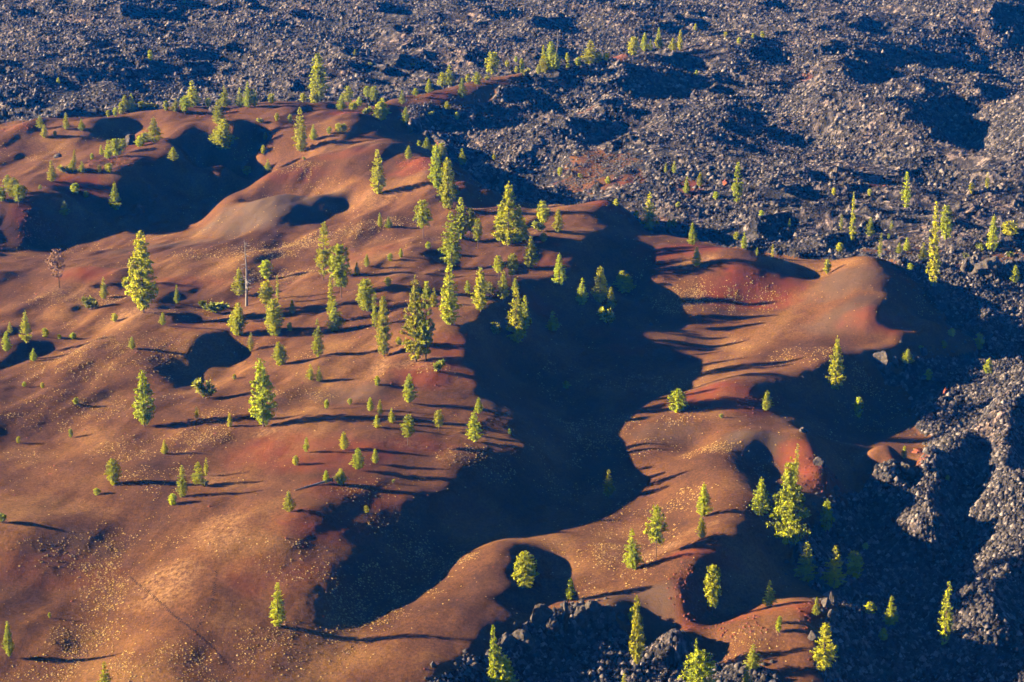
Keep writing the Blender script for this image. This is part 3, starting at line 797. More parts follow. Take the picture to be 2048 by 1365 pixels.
# ------------------------------------------------------------------ every plant: kind, photo u, top v, foot v, crown width px (0 = kind's own), which one it is
PLANTS = """
Y 300 101 121 0|alone on lava above the far left pines
Y 369 -3 8 0|cut by the top edge of the picture at left
Y 117 155 169 0|in shade on the far left lava face
P 249 189 224 22|left of the twin pair on the far left crest
P 264 186 225 22|right of the twin pair on the far left crest
Y 242 207 228 0|just left of the twin pines on the far crest
Y 231 216 233 0|second left of the twin pines on the far crest
Y 217 221 234 0|end of the row left of the twin pines
Y 283 203 219 14|first bush right of the twin far crest pines
K 300 205 219 30|spreading right of the twin far crest pines
Y 332 201 221 0|between the twin pines and the far crest group
P 352 196 223 20|left of the largest far left crest pine
M 370 194 229 24|in front of the largest far left crest pine
P 384 160 214 34|largest of the group on the far left crest
Y 416 197 214 0|standing right of the large far crest pine
P 449 171 214 22|single behind the double stacked pines
P 480 174 214 20|left of three pines on the far crest
P 496 161 215 22|middle and tallest of three pines on the far crest
S 509 178 214 18|right of three pines on the far crest
C 438 201 249 26|behind the broad stacked pine, its top higher
B 446 236 298 44|below the far crest group, edge of the shaded hollow
P 81 230 257 17|behind its twin on the leftmost far ridge
P 89 249 276 18|in front of its twin on the leftmost far ridge
S 133 225 259 14|on the left far ridge between two pairs
P 164 237 261 17|right end of the left far ridge with shadow
P 310 233 287 30|on the pale ridge left of the stacked pines
Y 291 265 284 20|front left of the pine on the pale ridge
Y 280 272 293 20|leftmost bush under the pine on the pale ridge
P 216 279 317 20|left of the cluster above the red scree
M 233 277 320 28|centre of the cluster above the red scree
M 246 278 308 20|right of the cluster above the red scree
S 203 290 310 9|tiny and left of the scree cluster
P 347 293 322 22|alone above the broad blue shadow at left
S 149 299 330 10|behind the bushes at the red scree
P 145 319 344 18|left of the red scree among low bushes
K 129 332 347 24|at the left foot of the red scree
P 104 320 363 24|left of the red scree on a pale crest
P 165 322 345 16|on the left edge of the red scree
Y 184 307 320 0|highest on the red scree beside rocks
Y 218 327 346 16|at the lower right of the red scree
Y 199 331 345 0|mid way down the red scree
M 16 350 387 22|back of the group at the left edge
B 27 356 394 24|middle of the group at the left edge
M 37 368 412 24|front of the group at the left edge
Y 47 372 396 14|right of the group at the left edge
Y 4 374 402 18|cut by the left edge beside the group
M 81 370 383 9|tiny, on the crest right of the left edge group
Y 151 367 389 17|above the red dome at far left
Y 172 382 394 10|in shade right of the red dome
P 232 363 421 24|rising out of the wide left shadow
P 130 401 430 20|on the dark right side of the red dome
Y 494 333 349 17|round, at the edge of the left shadow
Y 527 290 308 0|in the shaded dip left of the tall slope pine
Y 531 265 280 0|on the slope left of the tall slope pine
Y 110 262 274 8|in the dip between the left ridges
Y 543 188 208 15|first on the far crest left of the two tier pine
Y 607 187 205 14|second on the far crest left of the two tier pine
C 636 105 204 36|tallest on the far crest, in two tiers
Y 629 184 207 20|at the foot of the tall two tier pine
P 682 188 221 22|left of the far crest clump with a shadow
M 697 173 217 24|middle of the far crest clump
Y 719 194 212 15|right of the far crest clump
Y 706 205 221 16|front of the far crest clump
M 735 172 200 18|left of the three behind the forked pine
M 748 173 208 22|right behind the forked pine
B 763 196 240 32|forked, above the dark lava valley
K 734 214 231 18|rounded, left of the forked pine
P 805 179 209 14|lower one on the far red ridge
M 831 177 197 13|second up the far red ridge
P 858 156 187 17|third up the far red ridge
P 884 143 175 22|left of the pair on the far red ridge
P 898 128 173 24|right of the pair on the far red ridge
Y 935 149 166 0|above and between pines near the ridge top
P 925 154 196 19|standing on the shaded side of the red ridge
M 955 144 179 20|top part of the red ridge, left of the biggest
M 985 104 159 30|biggest at the red ridge top
K 974 151 161 18|low, at the foot of the red ridge top pine
Y 1015 121 135 9|on lava right of the ridge top pine
Y 895 203 221 11|half in shade below the red ridge
P 811 213 247 17|at the mouth of the dark lava valley
K 863 221 231 12|pale, at the rim of the dark lava valley
Y 913 224 239 12|inside the dark lava valley
Y 554 226 242 0|on the upper brown slope near rocks
Y 580 229 246 0|left of the tall slope pine, above it
C 602 214 303 28|tall on the slope right of the left shadow
P 627 248 280 18|just right of the tall slope pine
Y 659 254 268 10|small with long shadow near a bush pair
Y 677 247 266 14|left of the bush pair on the brown slope
Y 687 248 265 13|right of the bush pair on the brown slope
K 521 237 247 14|at the foot of rocks near the stacked pines
P 536 318 342 18|at the upper edge of the bright long dune
K 609 314 321 7|tiny on the crest of the bright long dune
C 757 298 388 30|with bare foot on the bright red slope
P 817 291 319 18|on the crest beside the red scree top
P 854 274 300 17|behind the crest, right above the red scree
Y 861 289 302 11|under the pine behind the red scree
Y 838 281 293 8|in shade behind the crest
C 874 287 380 30|left of the tall pair on the red slope
M 884 286 320 20|behind the tall pair on the red slope
C 897 313 420 38|right and tallest of the pair on the red slope
P 924 296 330 21|alone in the dark lava trough
S 988 306 321 9|on the lit rubble of the dark trough
S 710 98 112 8|far out on the blue lava
K 740 124 131 9|beside a pale boulder on blue lava
K 826 127 135 9|on blue lava above the red ridge
P 1017 361 492 56|largest of the mid right clump
P 1000 412 484 34|left behind the largest of the mid right clump
P 1037 408 486 32|right side of the mid right clump
P 1049 434 481 20|right edge of the mid right clump
Y 1032 113 125 7|upper of the small group on far lava
Y 1033 133 147 8|lower left of the small group on far lava
M 1043 117 153 11|slender in the small group on far lava
K 1052 137 152 14|right foot of the small group on far lava
S 1085 90 143 12|left back of the far right ridge clump
C 1101 82 140 28|middle of the far right ridge clump
B 1112 105 139 24|right of the far right ridge clump
B 1091 112 145 24|front left of the far right ridge clump
Y 1077 133 148 8|left foot of the far right ridge clump
G 1114 64 107 0|thin and tall behind the far right ridge clump
M 1135 105 130 9|faint, right of the thin snag
Y 1136 127 137 8|small, right of the far right ridge clump
P 1182 79 128 38|broadest on the far right ridge
Y 1157 115 132 13|left foot of the broadest far ridge pine
Y 1197 105 125 14|right foot of the broadest far ridge pine
Y 1212 107 123 12|left of the short snag on red cinder
G 1222 94 119 0|short, on red cinder of the far ridge
M 1266 74 119 24|left of five on the lava crest
P 1289 65 104 18|second of five on the lava crest
P 1301 78 103 12|third and small of five on the lava crest
S 1317 55 98 12|slimmest of five on the lava crest
K 1318 78 100 16|bush below the slimmest crest pine
P 1346 75 101 18|fourth of five on the lava crest
P 1360 59 102 14|rightmost of five on the lava crest
Y 1391 47 61 8|above the pink lava crest
Y 1451 64 74 8|on the pink lava crest top
Y 1478 75 88 9|on the pink lava slope to the right
Y 1525 63 76 8|far right beyond the pink lava crest
Y 1506 67 77 7|between the two beyond the pink lava crest
Y 1393 140 152 8|lonely in the upper right blue shadow
Y 1120 335 351 9|at the left rim of the brown cinder patch
K 1160 348 357 10|inside the brown cinder patch
Y 1216 353 367 13|lower right rim of the brown cinder patch
S 1331 325 347 8|left of two thin ones on mid lava
S 1348 322 350 12|right of two thin ones on mid lava
P 1373 352 387 16|left on the small red lava pocket
P 1400 344 375 15|right on the small red lava pocket
Y 1432 384 399 13|on lava left of the tall lava pine
C 1474 325 411 24|tall on the lava below the red pocket
M 1087 402 461 30|on the crest right of the mid clump
P 1116 417 466 24|second right of the mid right clump
K 1078 444 464 24|bushes between mid clump and crest
Y 1087 466 483 13|small on the striped shadow slope
P 1061 468 537 30|sparse, below the mid right clump
P 1298 382 460 34|alone at the edge of lava and red dune
Y 1273 422 437 11|left foot of the lone dune edge pine
Y 1338 439 455 9|right of the lone dune edge pine
K 1349 436 456 16|beside lava right of the dune edge pine
Y 1232 398 412 12|at the dark tip of the red crest
P 1385 443 491 21|behind the crest of the red dune
P 1393 493 534 21|on the lit side of the red dune
P 1488 463 497 16|in lava behind the red dune
Y 1473 464 480 13|dim, left of the pine behind the red dune
P 1119 505 572 30|on dark maroon slope facing the big hollow
P 1164 555 609 28|left of the pair in the shaded bowl
P 1200 532 607 36|right and bigger of the pair in the bowl
P 1222 573 622 22|lowest of the group in the shaded bowl
B 1248 541 585 36|half shaded at right of the bowl
P 1105 621 662 27|round and dark in the central hollow
C 1034 574 685 40|largest beside the central hollow
C 1050 590 660 24|behind the largest beside the central hollow
K 1212 618 650 30|deep in shade of the bowl
Y 1523 421 434 10|on lava right of the tall lava pine
Y 1356 404 415 9|on lava above the red dune
S 1514 494 512 7|at the back edge of the red dune
Y 1655 519 549 15|alone on the saddle beside the smooth hill
S 1682 427 461 11|left of the thin grey lava pine
S 1704 382 482 13|thin and greyish on the lava
P 1740 433 474 19|right of the thin grey lava pine
S 1783 440 460 9|pale on the middle right lava
Y 1777 467 479 7|below the pale middle right one
S 1759 465 517 11|at the back of the smooth hill
Y 1680 486 505 14|bush among lava behind the smooth hill
C 1812 343 422 19|tall on the right lava slope
G 1822 360 422 0|beside the tall pine on the right lava
P 1798 484 508 14|left of two behind the smooth hill
P 1813 474 502 16|right of two behind the smooth hill
S 1866 400 572 26|tallest on the right at the lava edge
M 1892 411 502 30|right of the tallest lava edge pine
P 1846 484 522 20|left of the tallest lava edge pine
Y 1820 527 543 12|at the crest of the smooth hill's dark side
P 1984 427 504 27|right side lava beside a grey snag
G 2000 437 478 0|thin, right of the right side lava pine
Y 2018 443 473 30|round, near the right edge on lava
K 1958 484 500 22|left of the right side lava pine
Y 1943 366 385 11|round on the upper right lava
S 1974 344 381 11|slim on the upper right lava
K 1931 505 519 14|low among the right lava pockets
K 2020 502 516 15|low by the right edge on lava
P 2029 530 567 22|dim, in shade at the right edge
Y 1668 376 391 9|left on the upper mid right lava
Y 1739 378 391 8|right on the upper mid right lava
S 1579 437 454 7|tiny on lava behind the red dune
S 1545 488 517 9|in shade behind the red dune end
Y 1903 658 674 14|top of the ridge end in the right shadow
Y 1887 682 696 12|second down the shaded ridge end
Y 1958 666 700 17|half lit in the right shadow
P 1814 697 728 26|above the grey rocks at the ridge end
K 1842 690 700 10|among rocks beside the ridge end pine
Y 1976 718 747 20|dim and shaded on the right slope
Y 1857 738 760 14|dim below the ridge end rocks
P 1671 670 782 34|tall on the crest of the right dark slope
Y 1717 795 834 15|only its tip lit on the dark slope
P 1533 780 822 24|on the shaded side of the red spur
B 1356 778 823 38|sprawling on the lit spur right of the hollow
Y 1133 762 777 14|lonely in the middle of the hollow
P 1216 938 992 27|dark green in the lower hollow
Y 1443 828 836 8|tiny on the lit spur
P 1408 964 1034 32|upper of two on the smooth front spur
P 1404 1031 1078 24|lower of two on the smooth front spur
M 1312 1013 1114 46|with trunk at the foot of the front spur
P 1266 1055 1138 38|left of the trunked pine on the front spur
P 1520 953 1033 37|at the dark edge of the front spur
P 1578 912 1093 76|very large, in the lower right shade
S 1590 885 985 16|thin top rising behind the very large pine
Y 1653 1000 1062 26|dark, right of the very large pine
P 1613 1082 1162 42|left of two with shaded feet
P 1668 1090 1175 42|right of two with shaded feet
Y 1706 1105 1155 36|dark green in black shade at right
Y 1731 1086 1100 10|tiny in the lower right black shade
P 1808 891 918 15|on the lit island of red cinder
Y 1895 951 962 10|in front of the bright lava at right
B 1048 1105 1176 43|in the small front hollow
C 1139 1155 1202 19|leaning, above the jagged grey crag
M 1425 1130 1236 34|two tiered, under the orange rim
P 1538 1160 1214 26|at the upper edge of the small red flat
P 1274 1190 1332 34|half sunk in the black shade below the crag
Y 1263 1215 1242 14|left shoulder of the half sunk pine
P 1388 1275 1385 22|slender top behind the bottom edge clump
B 1397 1302 1395 58|broad clump cut by the bottom edge
P 1504 1286 1338 36|upper of two at the bottom right
P 1493 1330 1385 28|lower of two at the bottom, cut off
P 1248 1345 1395 24|cut off at the bottom centre right
Y 1026 1353 1385 12|just peeping in at the bottom
C 992 1248 1385 26|tall among the crag rocks at bottom
B 1002 1292 1385 50|wide lower growth beside the crag rocks
C 556 1165 1253 32|alone on the front slope with long shadow
P 19 1242 1315 25|in the bottom left corner
P 210 1322 1395 36|cut by the bottom edge at left
Y 99 1225 1236 6|tiny on the bare left front slope
P 1632 1193 1232 17|beside rocks on the small red flat
Y 1557 1240 1265 12|front of two on the small red flat
Y 1559 1233 1247 10|back of two on the small red flat
C 1648 1247 1347 42|tall at the right end of the red flat
Y 1672 1290 1304 9|right foot of the tall red flat pine
P 1780 1190 1252 30|tip lit in the lower right black lava
Y 1740 1205 1232 18|dark, left of the lit tip pine
Y 1766 1257 1280 20|dark, below the lit tip pine
S 1888 1160 1295 30|half dead beside the bright lower right lava
D 119 498 576 26|alone on the left red slope
P 287 460 626 66|huge, standing left of centre
P 208 553 598 19|small, between dead pine and huge pine
Y 251 555 579 13|close left of the huge pine
K 179 590 620 34|spiky, below the dead brown pine
P 355 568 607 15|right of the huge pine
Y 230 627 644 13|in front left of the huge pine
P 326 624 651 16|at the right foot of the huge pine
P 53 620 687 26|bigger of three at the left edge
P 21 643 667 12|behind in the three at the left edge
P 14 662 704 22|left in the three at the left edge
P 67 696 722 18|below the three at the left edge
Y 90 657 674 14|first bush right of the left edge three
Y 147 666 679 13|third bush right of the left edge three
Y 119 669 678 8|tiny second bush right of the left edge three
P 265 673 699 17|alone below the huge pine
K 433 603 627 52|dark, lying in the strip of shade
K 406 598 613 16|left end of the shaded shrub strip
P 480 535 592 32|left of the tall grey snag
G 495 478 612 22|tall, among the pines left of centre
B 476 604 670 36|below the tall grey snag
S 502 665 703 16|front of the pines by the snag
C 647 443 560 34|left of the tall trunked pair at centre
M 683 487 597 46|right of the tall trunked pair at centre
S 664 555 640 20|thin top under the trunked pair
P 669 600 662 36|lower, under the trunked pair
Y 533 521 557 22|left of centre on the sandy slope
S 556 550 604 10|thin and greyish near the snag
M 532 562 620 32|back of the clump right of the snag
B 550 598 672 36|front of the clump right of the snag
P 585 598 627 14|dim, right of the snag clump
Y 580 645 662 11|below the snag clump
P 637 636 714 26|slim, alone on the hollow rim
B 561 683 730 30|beside the small dark hollow
B 733 558 622 36|left of the centre group
S 750 583 658 18|slim, in the left of the centre group
C 768 590 713 31|front left of the centre group
P 832 549 724 52|largest in the centre, lit front
C 852 562 724 34|dark twin behind the largest centre pine
C 899 523 650 40|right behind the largest centre pine
P 867 575 614 20|small, between the large centre pines
M 936 562 597 14|little, right of the centre group
P 961 533 624 36|pale, right of the centre group
C 903 422 532 42|front of the upper centre clump
C 922 394 478 32|top of the upper centre clump
M 942 417 482 26|right of the upper centre clump
M 955 438 497 22|right end of the upper centre clump
M 846 400 476 38|alone with trunk above centre
P 760 425 455 12|left of a small pair on the long slope
P 777 432 456 17|right of a small pair on the long slope
Y 856 484 498 11|tiny below the lone trunked pine
Y 802 497 515 9|right of three thin ones on the slope
Y 781 507 522 11|middle of three thin ones on the slope
P 734 507 534 14|left of three thin ones on the slope
P 714 523 552 14|beside the dark arched shadow
Y 776 554 572 14|between trunked pair and centre group
Y 798 674 689 12|under the front left centre pine
M 998 511 558 26|back left of the right centre clump
P 1006 540 600 26|front of the right centre clump
M 1023 508 562 24|back right of the right centre clump
P 1030 555 586 16|low right of the right centre clump
K 981 565 592 22|leafy, left of the right centre clump
K 990 648 668 22|scraggy, at the hollow's upper lip
P 289 737 853 50|large at lower left of the slope
K 408 762 797 42|round and dark, by the tiny hollow
S 394 813 841 12|left of two slim ones on the lower slope
S 460 826 854 12|right of two slim ones on the lower slope
Y 152 795 808 14|tiny with shadow on the left slope
Y 49 764 774 8|left of two specks on the left slope
Y 85 765 776 8|right of two specks on the left slope
Y 37 873 886 9|speck low on the left slope
Y 142 858 876 9|thin speck mid left slope
P 329 878 908 16|with a thin shadow on the pale slope
B 228 918 970 28|with two shadows on the pale slope
Y 194 977 990 13|tuft like, below the two shadow tree
S 365 930 994 22|left of the trio on the lower slope
C 395 925 972 26|middle of the trio on the lower slope
S 412 915 953 11|right of the trio on the lower slope
K 410 958 974 22|low, at the foot of the trio
Y 346 988 1009 17|left below the trio
K 5 1022 1046 22|dark, at the left edge
Y 469 748 759 9|speck at the rim of the dark hollow
P 527 715 854 62|massive, above the long arched shadow
P 622 727 760 19|left of the pair behind the massive pine
P 638 732 763 17|right of the pair behind the massive pine
Y 755 752 771 11|on the pale sandy streak
P 819 747 807 33|on the crest of the striped dome
Y 653 800 818 9|left of two specks on the dome crest
Y 700 797 809 8|right of two specks on the dome crest
P 741 794 823 16|left of the twins on the dome
P 760 799 832 14|right of the twins on the dome
P 754 828 856 16|below the twins in the arched shadow
P 784 815 846 16|shaded, right below the twins
M 877 820 863 20|between the two larger dome pines
M 815 830 890 32|with a bare foot on the dome
P 950 820 884 32|right end of the dome
P 958 794 828 19|shaded, behind the right end dome pine
Y 1019 857 869 7|speck at the dome's dark edge
C 612 874 906 14|slim, left on the red dome face
Y 591 912 930 13|low, under the slim red face pine
P 689 863 900 23|middle of the red dome face
P 717 895 940 29|lower middle of the red dome face
P 751 897 928 17|right of the red dome face
P 653 940 967 17|behind the fallen log
B 682 936 968 26|at the root end of the fallen log
P 579 981 1024 24|at the lower end of the fallen log
Y 733 1012 1026 10|speck on the darkening dune side
K 878 716 742 24|sprawling at the edge of the big hollow
K 787 957 966 7|speck right of the fallen log
"""
ROWS = []
for ln in PLANTS.strip().splitlines():
    a, lab = ln.split("|"); q = a.split()
    ROWS.append((q[0], float(q[1]), float(q[2]), float(q[3]), float(q[4]), lab.strip()))
PROTO = {}
def place(kind, u, vt, vb, wpx, lab, n):
    rnd = random.Random(n * 7 + 3)
    x, y, z = hit(u, min(vb, 1395))
    rx, rz = ray(u, vt)
    h = max(0.5, CAM_H + float(rz) * y - z)
    pairs, ratio = KIND[kind]
    var = (n * 5 + int(u)) % len(pairs)
    if (kind, var) not in PROTO:
        nm, cat, parts, desc = KNAME[kind]
        r = bpy.data.objects.new(nm, None); r.empty_display_size = 0.3; COL.objects.link(r)
        kids = [link(pn, pm, r) for pn, pm in zip(parts, pairs[var]) if pm is not None]
        PROTO[(kind, var)] = (r, kids)
    else:
        r0, k0 = PROTO[(kind, var)]
        r = r0.copy(); COL.objects.link(r)
        for c in k0:
            d = c.copy(); COL.objects.link(d); d.parent = r
    nm, cat, parts, desc = KNAME[kind]
    if kind == 'K' and wpx == 0: wpx = 12
    wz = h
    if kind == 'K': wz = h / 1.0
    wid = 1.14 * wpx / FPX * math.hypot(y, CAM_H - z) if wpx else h * ratio * 0.95
    s = wid / ratio
    r.location = (x, y, z - 0.03)
    r.scale = (s * rnd.uniform(0.94, 1.06), s * rnd.uniform(0.94, 1.06), wz)
    tilt = 0.0 if kind in 'GK' else rnd.gauss(0, 0.015)
    r.rotation_euler = (tilt, rnd.gauss(0, 0.015), rnd.random() * 6.283)
    r["label"] = desc + " " + lab; r["category"] = cat; r["group"] = KGROUP[cat]
    return r
for n, row in enumerate(ROWS):
    place(*row, n)
# ------------------------------------------------------------------ rocks, fallen log, track, tufts
def rock_mesh(seed, mat, sub=3, rough=0.28, elong=(1, 1, 1)):
    import bmesh
    bm = bmesh.new(); bmesh.ops.create_icosphere(bm, subdivisions=sub, radius=1.0)
    co = np.array([v.co[:] for v in bm.verts])
    rnd = random.Random(seed)
    # cut the ball by random planes into an angular block, then roughen
    for _ in range(13):
        n = np.array([rnd.gauss(0, 1), rnd.gauss(0, 1), rnd.gauss(0, 1)]); n /= np.linalg.norm(n)
        d = rnd.uniform(0.48, 0.85)
        e = co @ n - d
        co = np.where(e[:, None] > 0, co - e[:, None] * n[None], co)
    f = fbm(co[:, 0] * 2.2 + seed, co[:, 1] * 2.2 + co[:, 2] * 1.7, seed, 3) - 0.5
    f2 = fbm(co[:, 2] * 4.1 + seed, co[:, 1] * 3.7 - co[:, 0], seed + 9, 3) - 0.5
    co = co * (1 + rough * 1.3 * f + rough * 0.7 * f2)[:, None] * np.array(elong)[None]
    for v, c in zip(bm.verts, co): v.co = c
    me = bpy.data.meshes.new("rock"); bm.to_mesh(me); bm.free()
    me.materials.append(mat); return me

# kind, u, v of the foot, width px, height px, material, which one it is
ROCKS = """
outcrop 1080 1250 46 34 R|broken dark blocks on the left shoulder of the bottom crag
slab 1131 1262 26 52 R|pale leaning slab, tallest of the bottom crag
slab 1160 1258 40 44 R|folded pale face right of the tallest crag slab
outcrop 1186 1240 44 36 R|knobbly top block of the bottom crag
boulder 1218 1240 34 28 R|right end block of the bottom crag
outcrop 1104 1268 34 40 R|shaded lower block under the left crag shoulder
boulder 1242 1240 18 14 R|small outlying block right of the bottom crag
outcrop 1050 1300 50 36 R|low rubble block beside the tall crag rock pine
outcrop 985 1322 40 22 R|blocky rubble on the crag's left tail
boulder 950 1342 34 18 R|dark rubble lower on the crag's left tail
boulder 1012 1296 34 24 R|upper rubble between crag tail and crag
boulder 865 1334 16 9 R|single dark stone on the bare bottom slope
outcrop 1766 744 44 34 R|grey outcrop at the tip of the right ridge
boulder 1790 734 28 18 R|smaller block right of the ridge tip outcrop
boulder 1848 712 24 14 R|pale stones further along the ridge tip
outcrop 1668 1212 18 34 R|standing pinnacle at the end of the small red flat
boulder 1652 1216 22 18 R|block left of the red flat pinnacle
outcrop 1664 1246 24 30 R|dark block below the red flat pinnacle
boulder 1626 1282 22 22 R|dark boulder on the red flat's lower edge
boulder 1960 980 24 26 R|round bright boulder amid lower right lava
boulder 1893 792 16 14 S|rusty stone alone on the right dark slope
outcrop 1815 950 36 24 R|grey rubble below the lit red island
boulder 1838 906 26 10 S|rusty rubble at the island's right side
boulder 1608 866 20 9 R|pale stones at the tip of the shaded spur
outcrop 1640 932 32 18 R|rocks at the top of the orange scree slope
outcrop 1982 556 74 44 R|huge dark block on the right lava edge
boulder 1935 545 34 22 R|reddish lit block left of the huge dark block
boulder 736 112 10 14 R|pale boulder on the far blue lava
outcrop 424 224 22 12 R|dark rocks on the far left crest
outcrop 262 290 24 20 R|black knob left of the pale ridge pine
boulder 115 316 18 9 R|stone on the left far ridge crest
boulder 1180 352 10 8 R|stone inside the brown cinder patch
boulder 1452 372 16 14 S|rusty block beside the tall lava pine
boulder 10 238 14 26 R|upright rock at the left edge of far lava
"""
for n, ln in enumerate(ROCKS.strip().splitlines()):
    a, lab = ln.split("|"); kd, u, v, w, h, mt = a.split(); u, v, w, h = float(u), float(v), float(w), float(h)
    x, y, z = hit(u, v); dist = math.hypot(y, CAM_H - z); W = w / FPX * dist / 2; H = h / FPX * dist
    el = {'outcrop': (1, 0.8, 1), 'slab': (0.9, 0.45, 1.2), 'boulder': (1, 0.9, 1)}[kd]
    o = link("rock_outcrop" if kd != 'boulder' else "boulder", rock_mesh(200 + n, M_REDROCK if mt == 'S' else M_ROCK, 4 if w > 24 else 3, 0.4 if kd != 'boulder' else 0.28, el))
    o.location = (x, y + W * 0.5, z + H * 0.28); o.scale = (W * 1.12, W * 1.1, H * 0.82)
    o.rotation_euler = (0, 0.2 * math.sin(n * 2.1), n * 1.3)
    o["label"] = lab; o["category"] = "rock"; o["group"] = "loose rocks and outcrops"

def fallen_log():
    x0, y0, z0 = hit(589, 982); x1, y1, z1 = hit(664, 966)
    r = bpy.data.objects.new("fallen_log", None); COL.objects.link(r); r.location = (x1, y1, z1)
    d = Vector((x0 - x1, y0 - y1, z0 - z1)); Tm, Rm = MB(), MB()
    def rod(mb, a, b, ra, rb, n=8):
        a = Vector(a); b = Vector(b); dd = (b - a).normalized(); s = dd.orthogonal().normalized(); q = dd.cross(s); base = len(mb.v)
        for p_, rr in ((a, ra), (b, rb)):
            for k in range(n):
                mb.v.append(tuple(p_ + (s * math.cos(6.283 * k / n) + q * math.sin(6.283 * k / n)) * rr)); mb.t.append(0.5)
        for k in range(n): mb.f.append((base + k, base + (k + 1) % n, base + n + (k + 1) % n, base + n + k))
        mb.f.append(tuple(base + k for k in range(n))[::-1]); mb.f.append(tuple(base + n + k for k in range(n)))
    rod(Tm, (0, 0, 0.75), d + Vector((0, 0, 0.12)), 0.34, 0.08)
    rnd = random.Random(5)
    for k in range(7):
        f = rnd.uniform(0.3, 0.9); p_ = d * f + Vector((0, 0, 0.75 - 0.6 * f))
        rod(Tm, p_, p_ + Vector((rnd.gauss(0, .5), rnd.gauss(0, .5), rnd.uniform(0.1, 0.8))), 0.05, 0.015, 4)
    for k in range(9):
        a = 6.283 * k / 9
        rod(Rm, (0, 0, 0.75), (0.25, 0.9 * math.cos(a), 0.75 + 0.85 * math.sin(a)), 0.2, 0.05, 5)
    link("trunk", Tm.mesh("trunk", M_GREYWOOD), r); link("roots", Rm.mesh("roots", M_BARK), r)
    r["label"] = "grey fallen log with upturned roots on the red dune face"; r["category"] = "log"
fallen_log()

def track():
    m, t, b = new_mat("footprint_shade", 0.95, 0.05); b.inputs["Base Color"].default_value = (0.024, 0.014, 0.011, 1)  # dark flat discs paint in the shade of shallow footprints
    rnd = random.Random(8); v, f = [], []
    for line in ([(250, 1146), (300, 1187), (345, 1230), (385, 1260), (430, 1300), (472, 1345)], [(392, 1262), (408, 1232), (425, 1205), (430, 1170), (433, 1140)]):
        pts = [hit(*p_) for p_ in line]
        side = 1
        for a, c in zip(pts[:-1], pts[1:]):
            L = math.hypot(c[0] - a[0], c[1] - a[1]); n = max(1, int(L / 0.42)); tx, ty = (c[0] - a[0]) / L, (c[1] - a[1]) / L
            for k in range(n):
                if line[0][0] > 300 and rnd.random() < 0.35: continue
                side = -side; o = side * 0.13 + rnd.gauss(0, 0.07)
                cx = a[0] + (c[0] - a[0]) * k / n - ty * o; cy_ = a[1] + (c[1] - a[1]) * k / n + tx * o
                base = len(v); R = rnd.uniform(0.11, 0.2)
                for q in range(7):
                    an = 6.283 * q / 7; px_, py_ = cx + R * math.cos(an), cy_ + R * 1.3 * math.sin(an)
                    v.append((px_, py_, float(ground(px_, py_)) + 0.03))
                f.append(tuple(range(base, base + 7)))
    me = bpy.data.meshes.new("footprint_track"); me.from_pydata(v, [], f); me.materials.append(m)
    o = link("footprint_track", me); o["kind"] = "structure"; o["label"] = "thin dark track of footprints over the front slope"
track()

def scatter(name, mat, count, weight, rmin, rmax, flat, seed, label, powr=2.5, ring=5):
    """one mesh of many little lumps lying on the ground where weight is high"""
    g = np.random.default_rng(seed)
    w = (weight * (GY ** 2)).ravel().astype(np.float64)      # cell area grows with distance squared
    c = np.cumsum(w); k = np.searchsorted(c, g.random(count) * c[-1])
    i, j = np.divmod(k, NC)
    y = Y0 * np.exp(DR * (i + g.random(count) - .5)); x = (T0 + DT * (j + g.random(count) - .5)) * y
    z = ground(x, y); r = rmin + (rmax - rmin) * g.random(count) ** powr
    n = ring + 1
    an = g.random(count)[:, None] * 6.283 + np.arange(ring)[None] * 6.283 / ring
    rr = r[:, None] * g.uniform(0.75, 1.25, (count, ring))
    vx = np.concatenate([x[:, None] + rr * np.cos(an), (x + r * g.normal(0, .2, count))[:, None]], 1)
    vy = np.concatenate([y[:, None] + rr * np.sin(an), (y + r * g.normal(0, .2, count))[:, None]], 1)
    vz = np.concatenate([np.repeat(z[:, None], ring, 1) - 0.08, (z + r * flat * g.uniform(0.7, 1.3, count))[:, None]], 1)
    co = np.stack([vx.ravel(), vy.ravel(), vz.ravel()], 1).astype(np.float32)
    b0 = (np.arange(count) * n)[:, None]
    tri = np.stack([b0 + np.arange(ring)[None], b0 + (np.arange(ring)[None] + 1) % ring, np.repeat(b0 + ring, ring, 1)], 2).reshape(-1, 3).astype(np.int32)
    me = bpy.data.meshes.new(name)
    me.vertices.add(len(co)); me.vertices.foreach_set("co", co.ravel())
    me.loops.add(tri.size); me.loops.foreach_set("vertex_index", tri.ravel())
    me.polygons.add(len(tri)); me.polygons.foreach_set("loop_start", np.arange(0, tri.size, 3, dtype=np.int32))
    a = me.attributes.new("tone", 'FLOAT', 'POINT'); a.data.foreach_set("value", np.repeat(g.random(count), n).astype(np.float32))
    me.update(calc_edges=True); me.materials.append(mat)
    o = link(name, me); o["kind"] = "stuff"; o["label"] = label
dz = np.gradient(np.gradient(Zc, axis=1), axis=1) / (CYm * DT * STEP) ** 2 + np.gradient(np.gradient(Zc, axis=0), axis=0) / (CYm * DR * STEP) ** 2
VALLEY = np.clip(up(np.clip(dz, -0.05, 0.05)) / 0.02, 0, 1)
PATCH = np.clip((fbm(GX / 13.0, GY / 20.0, 131, 4) - 0.47) * 6, 0, 1)
PATCH2 = np.clip((fbm(GX / 5.0, GY / 8.0, 137, 4) - 0.42) * 5, 0, 1)
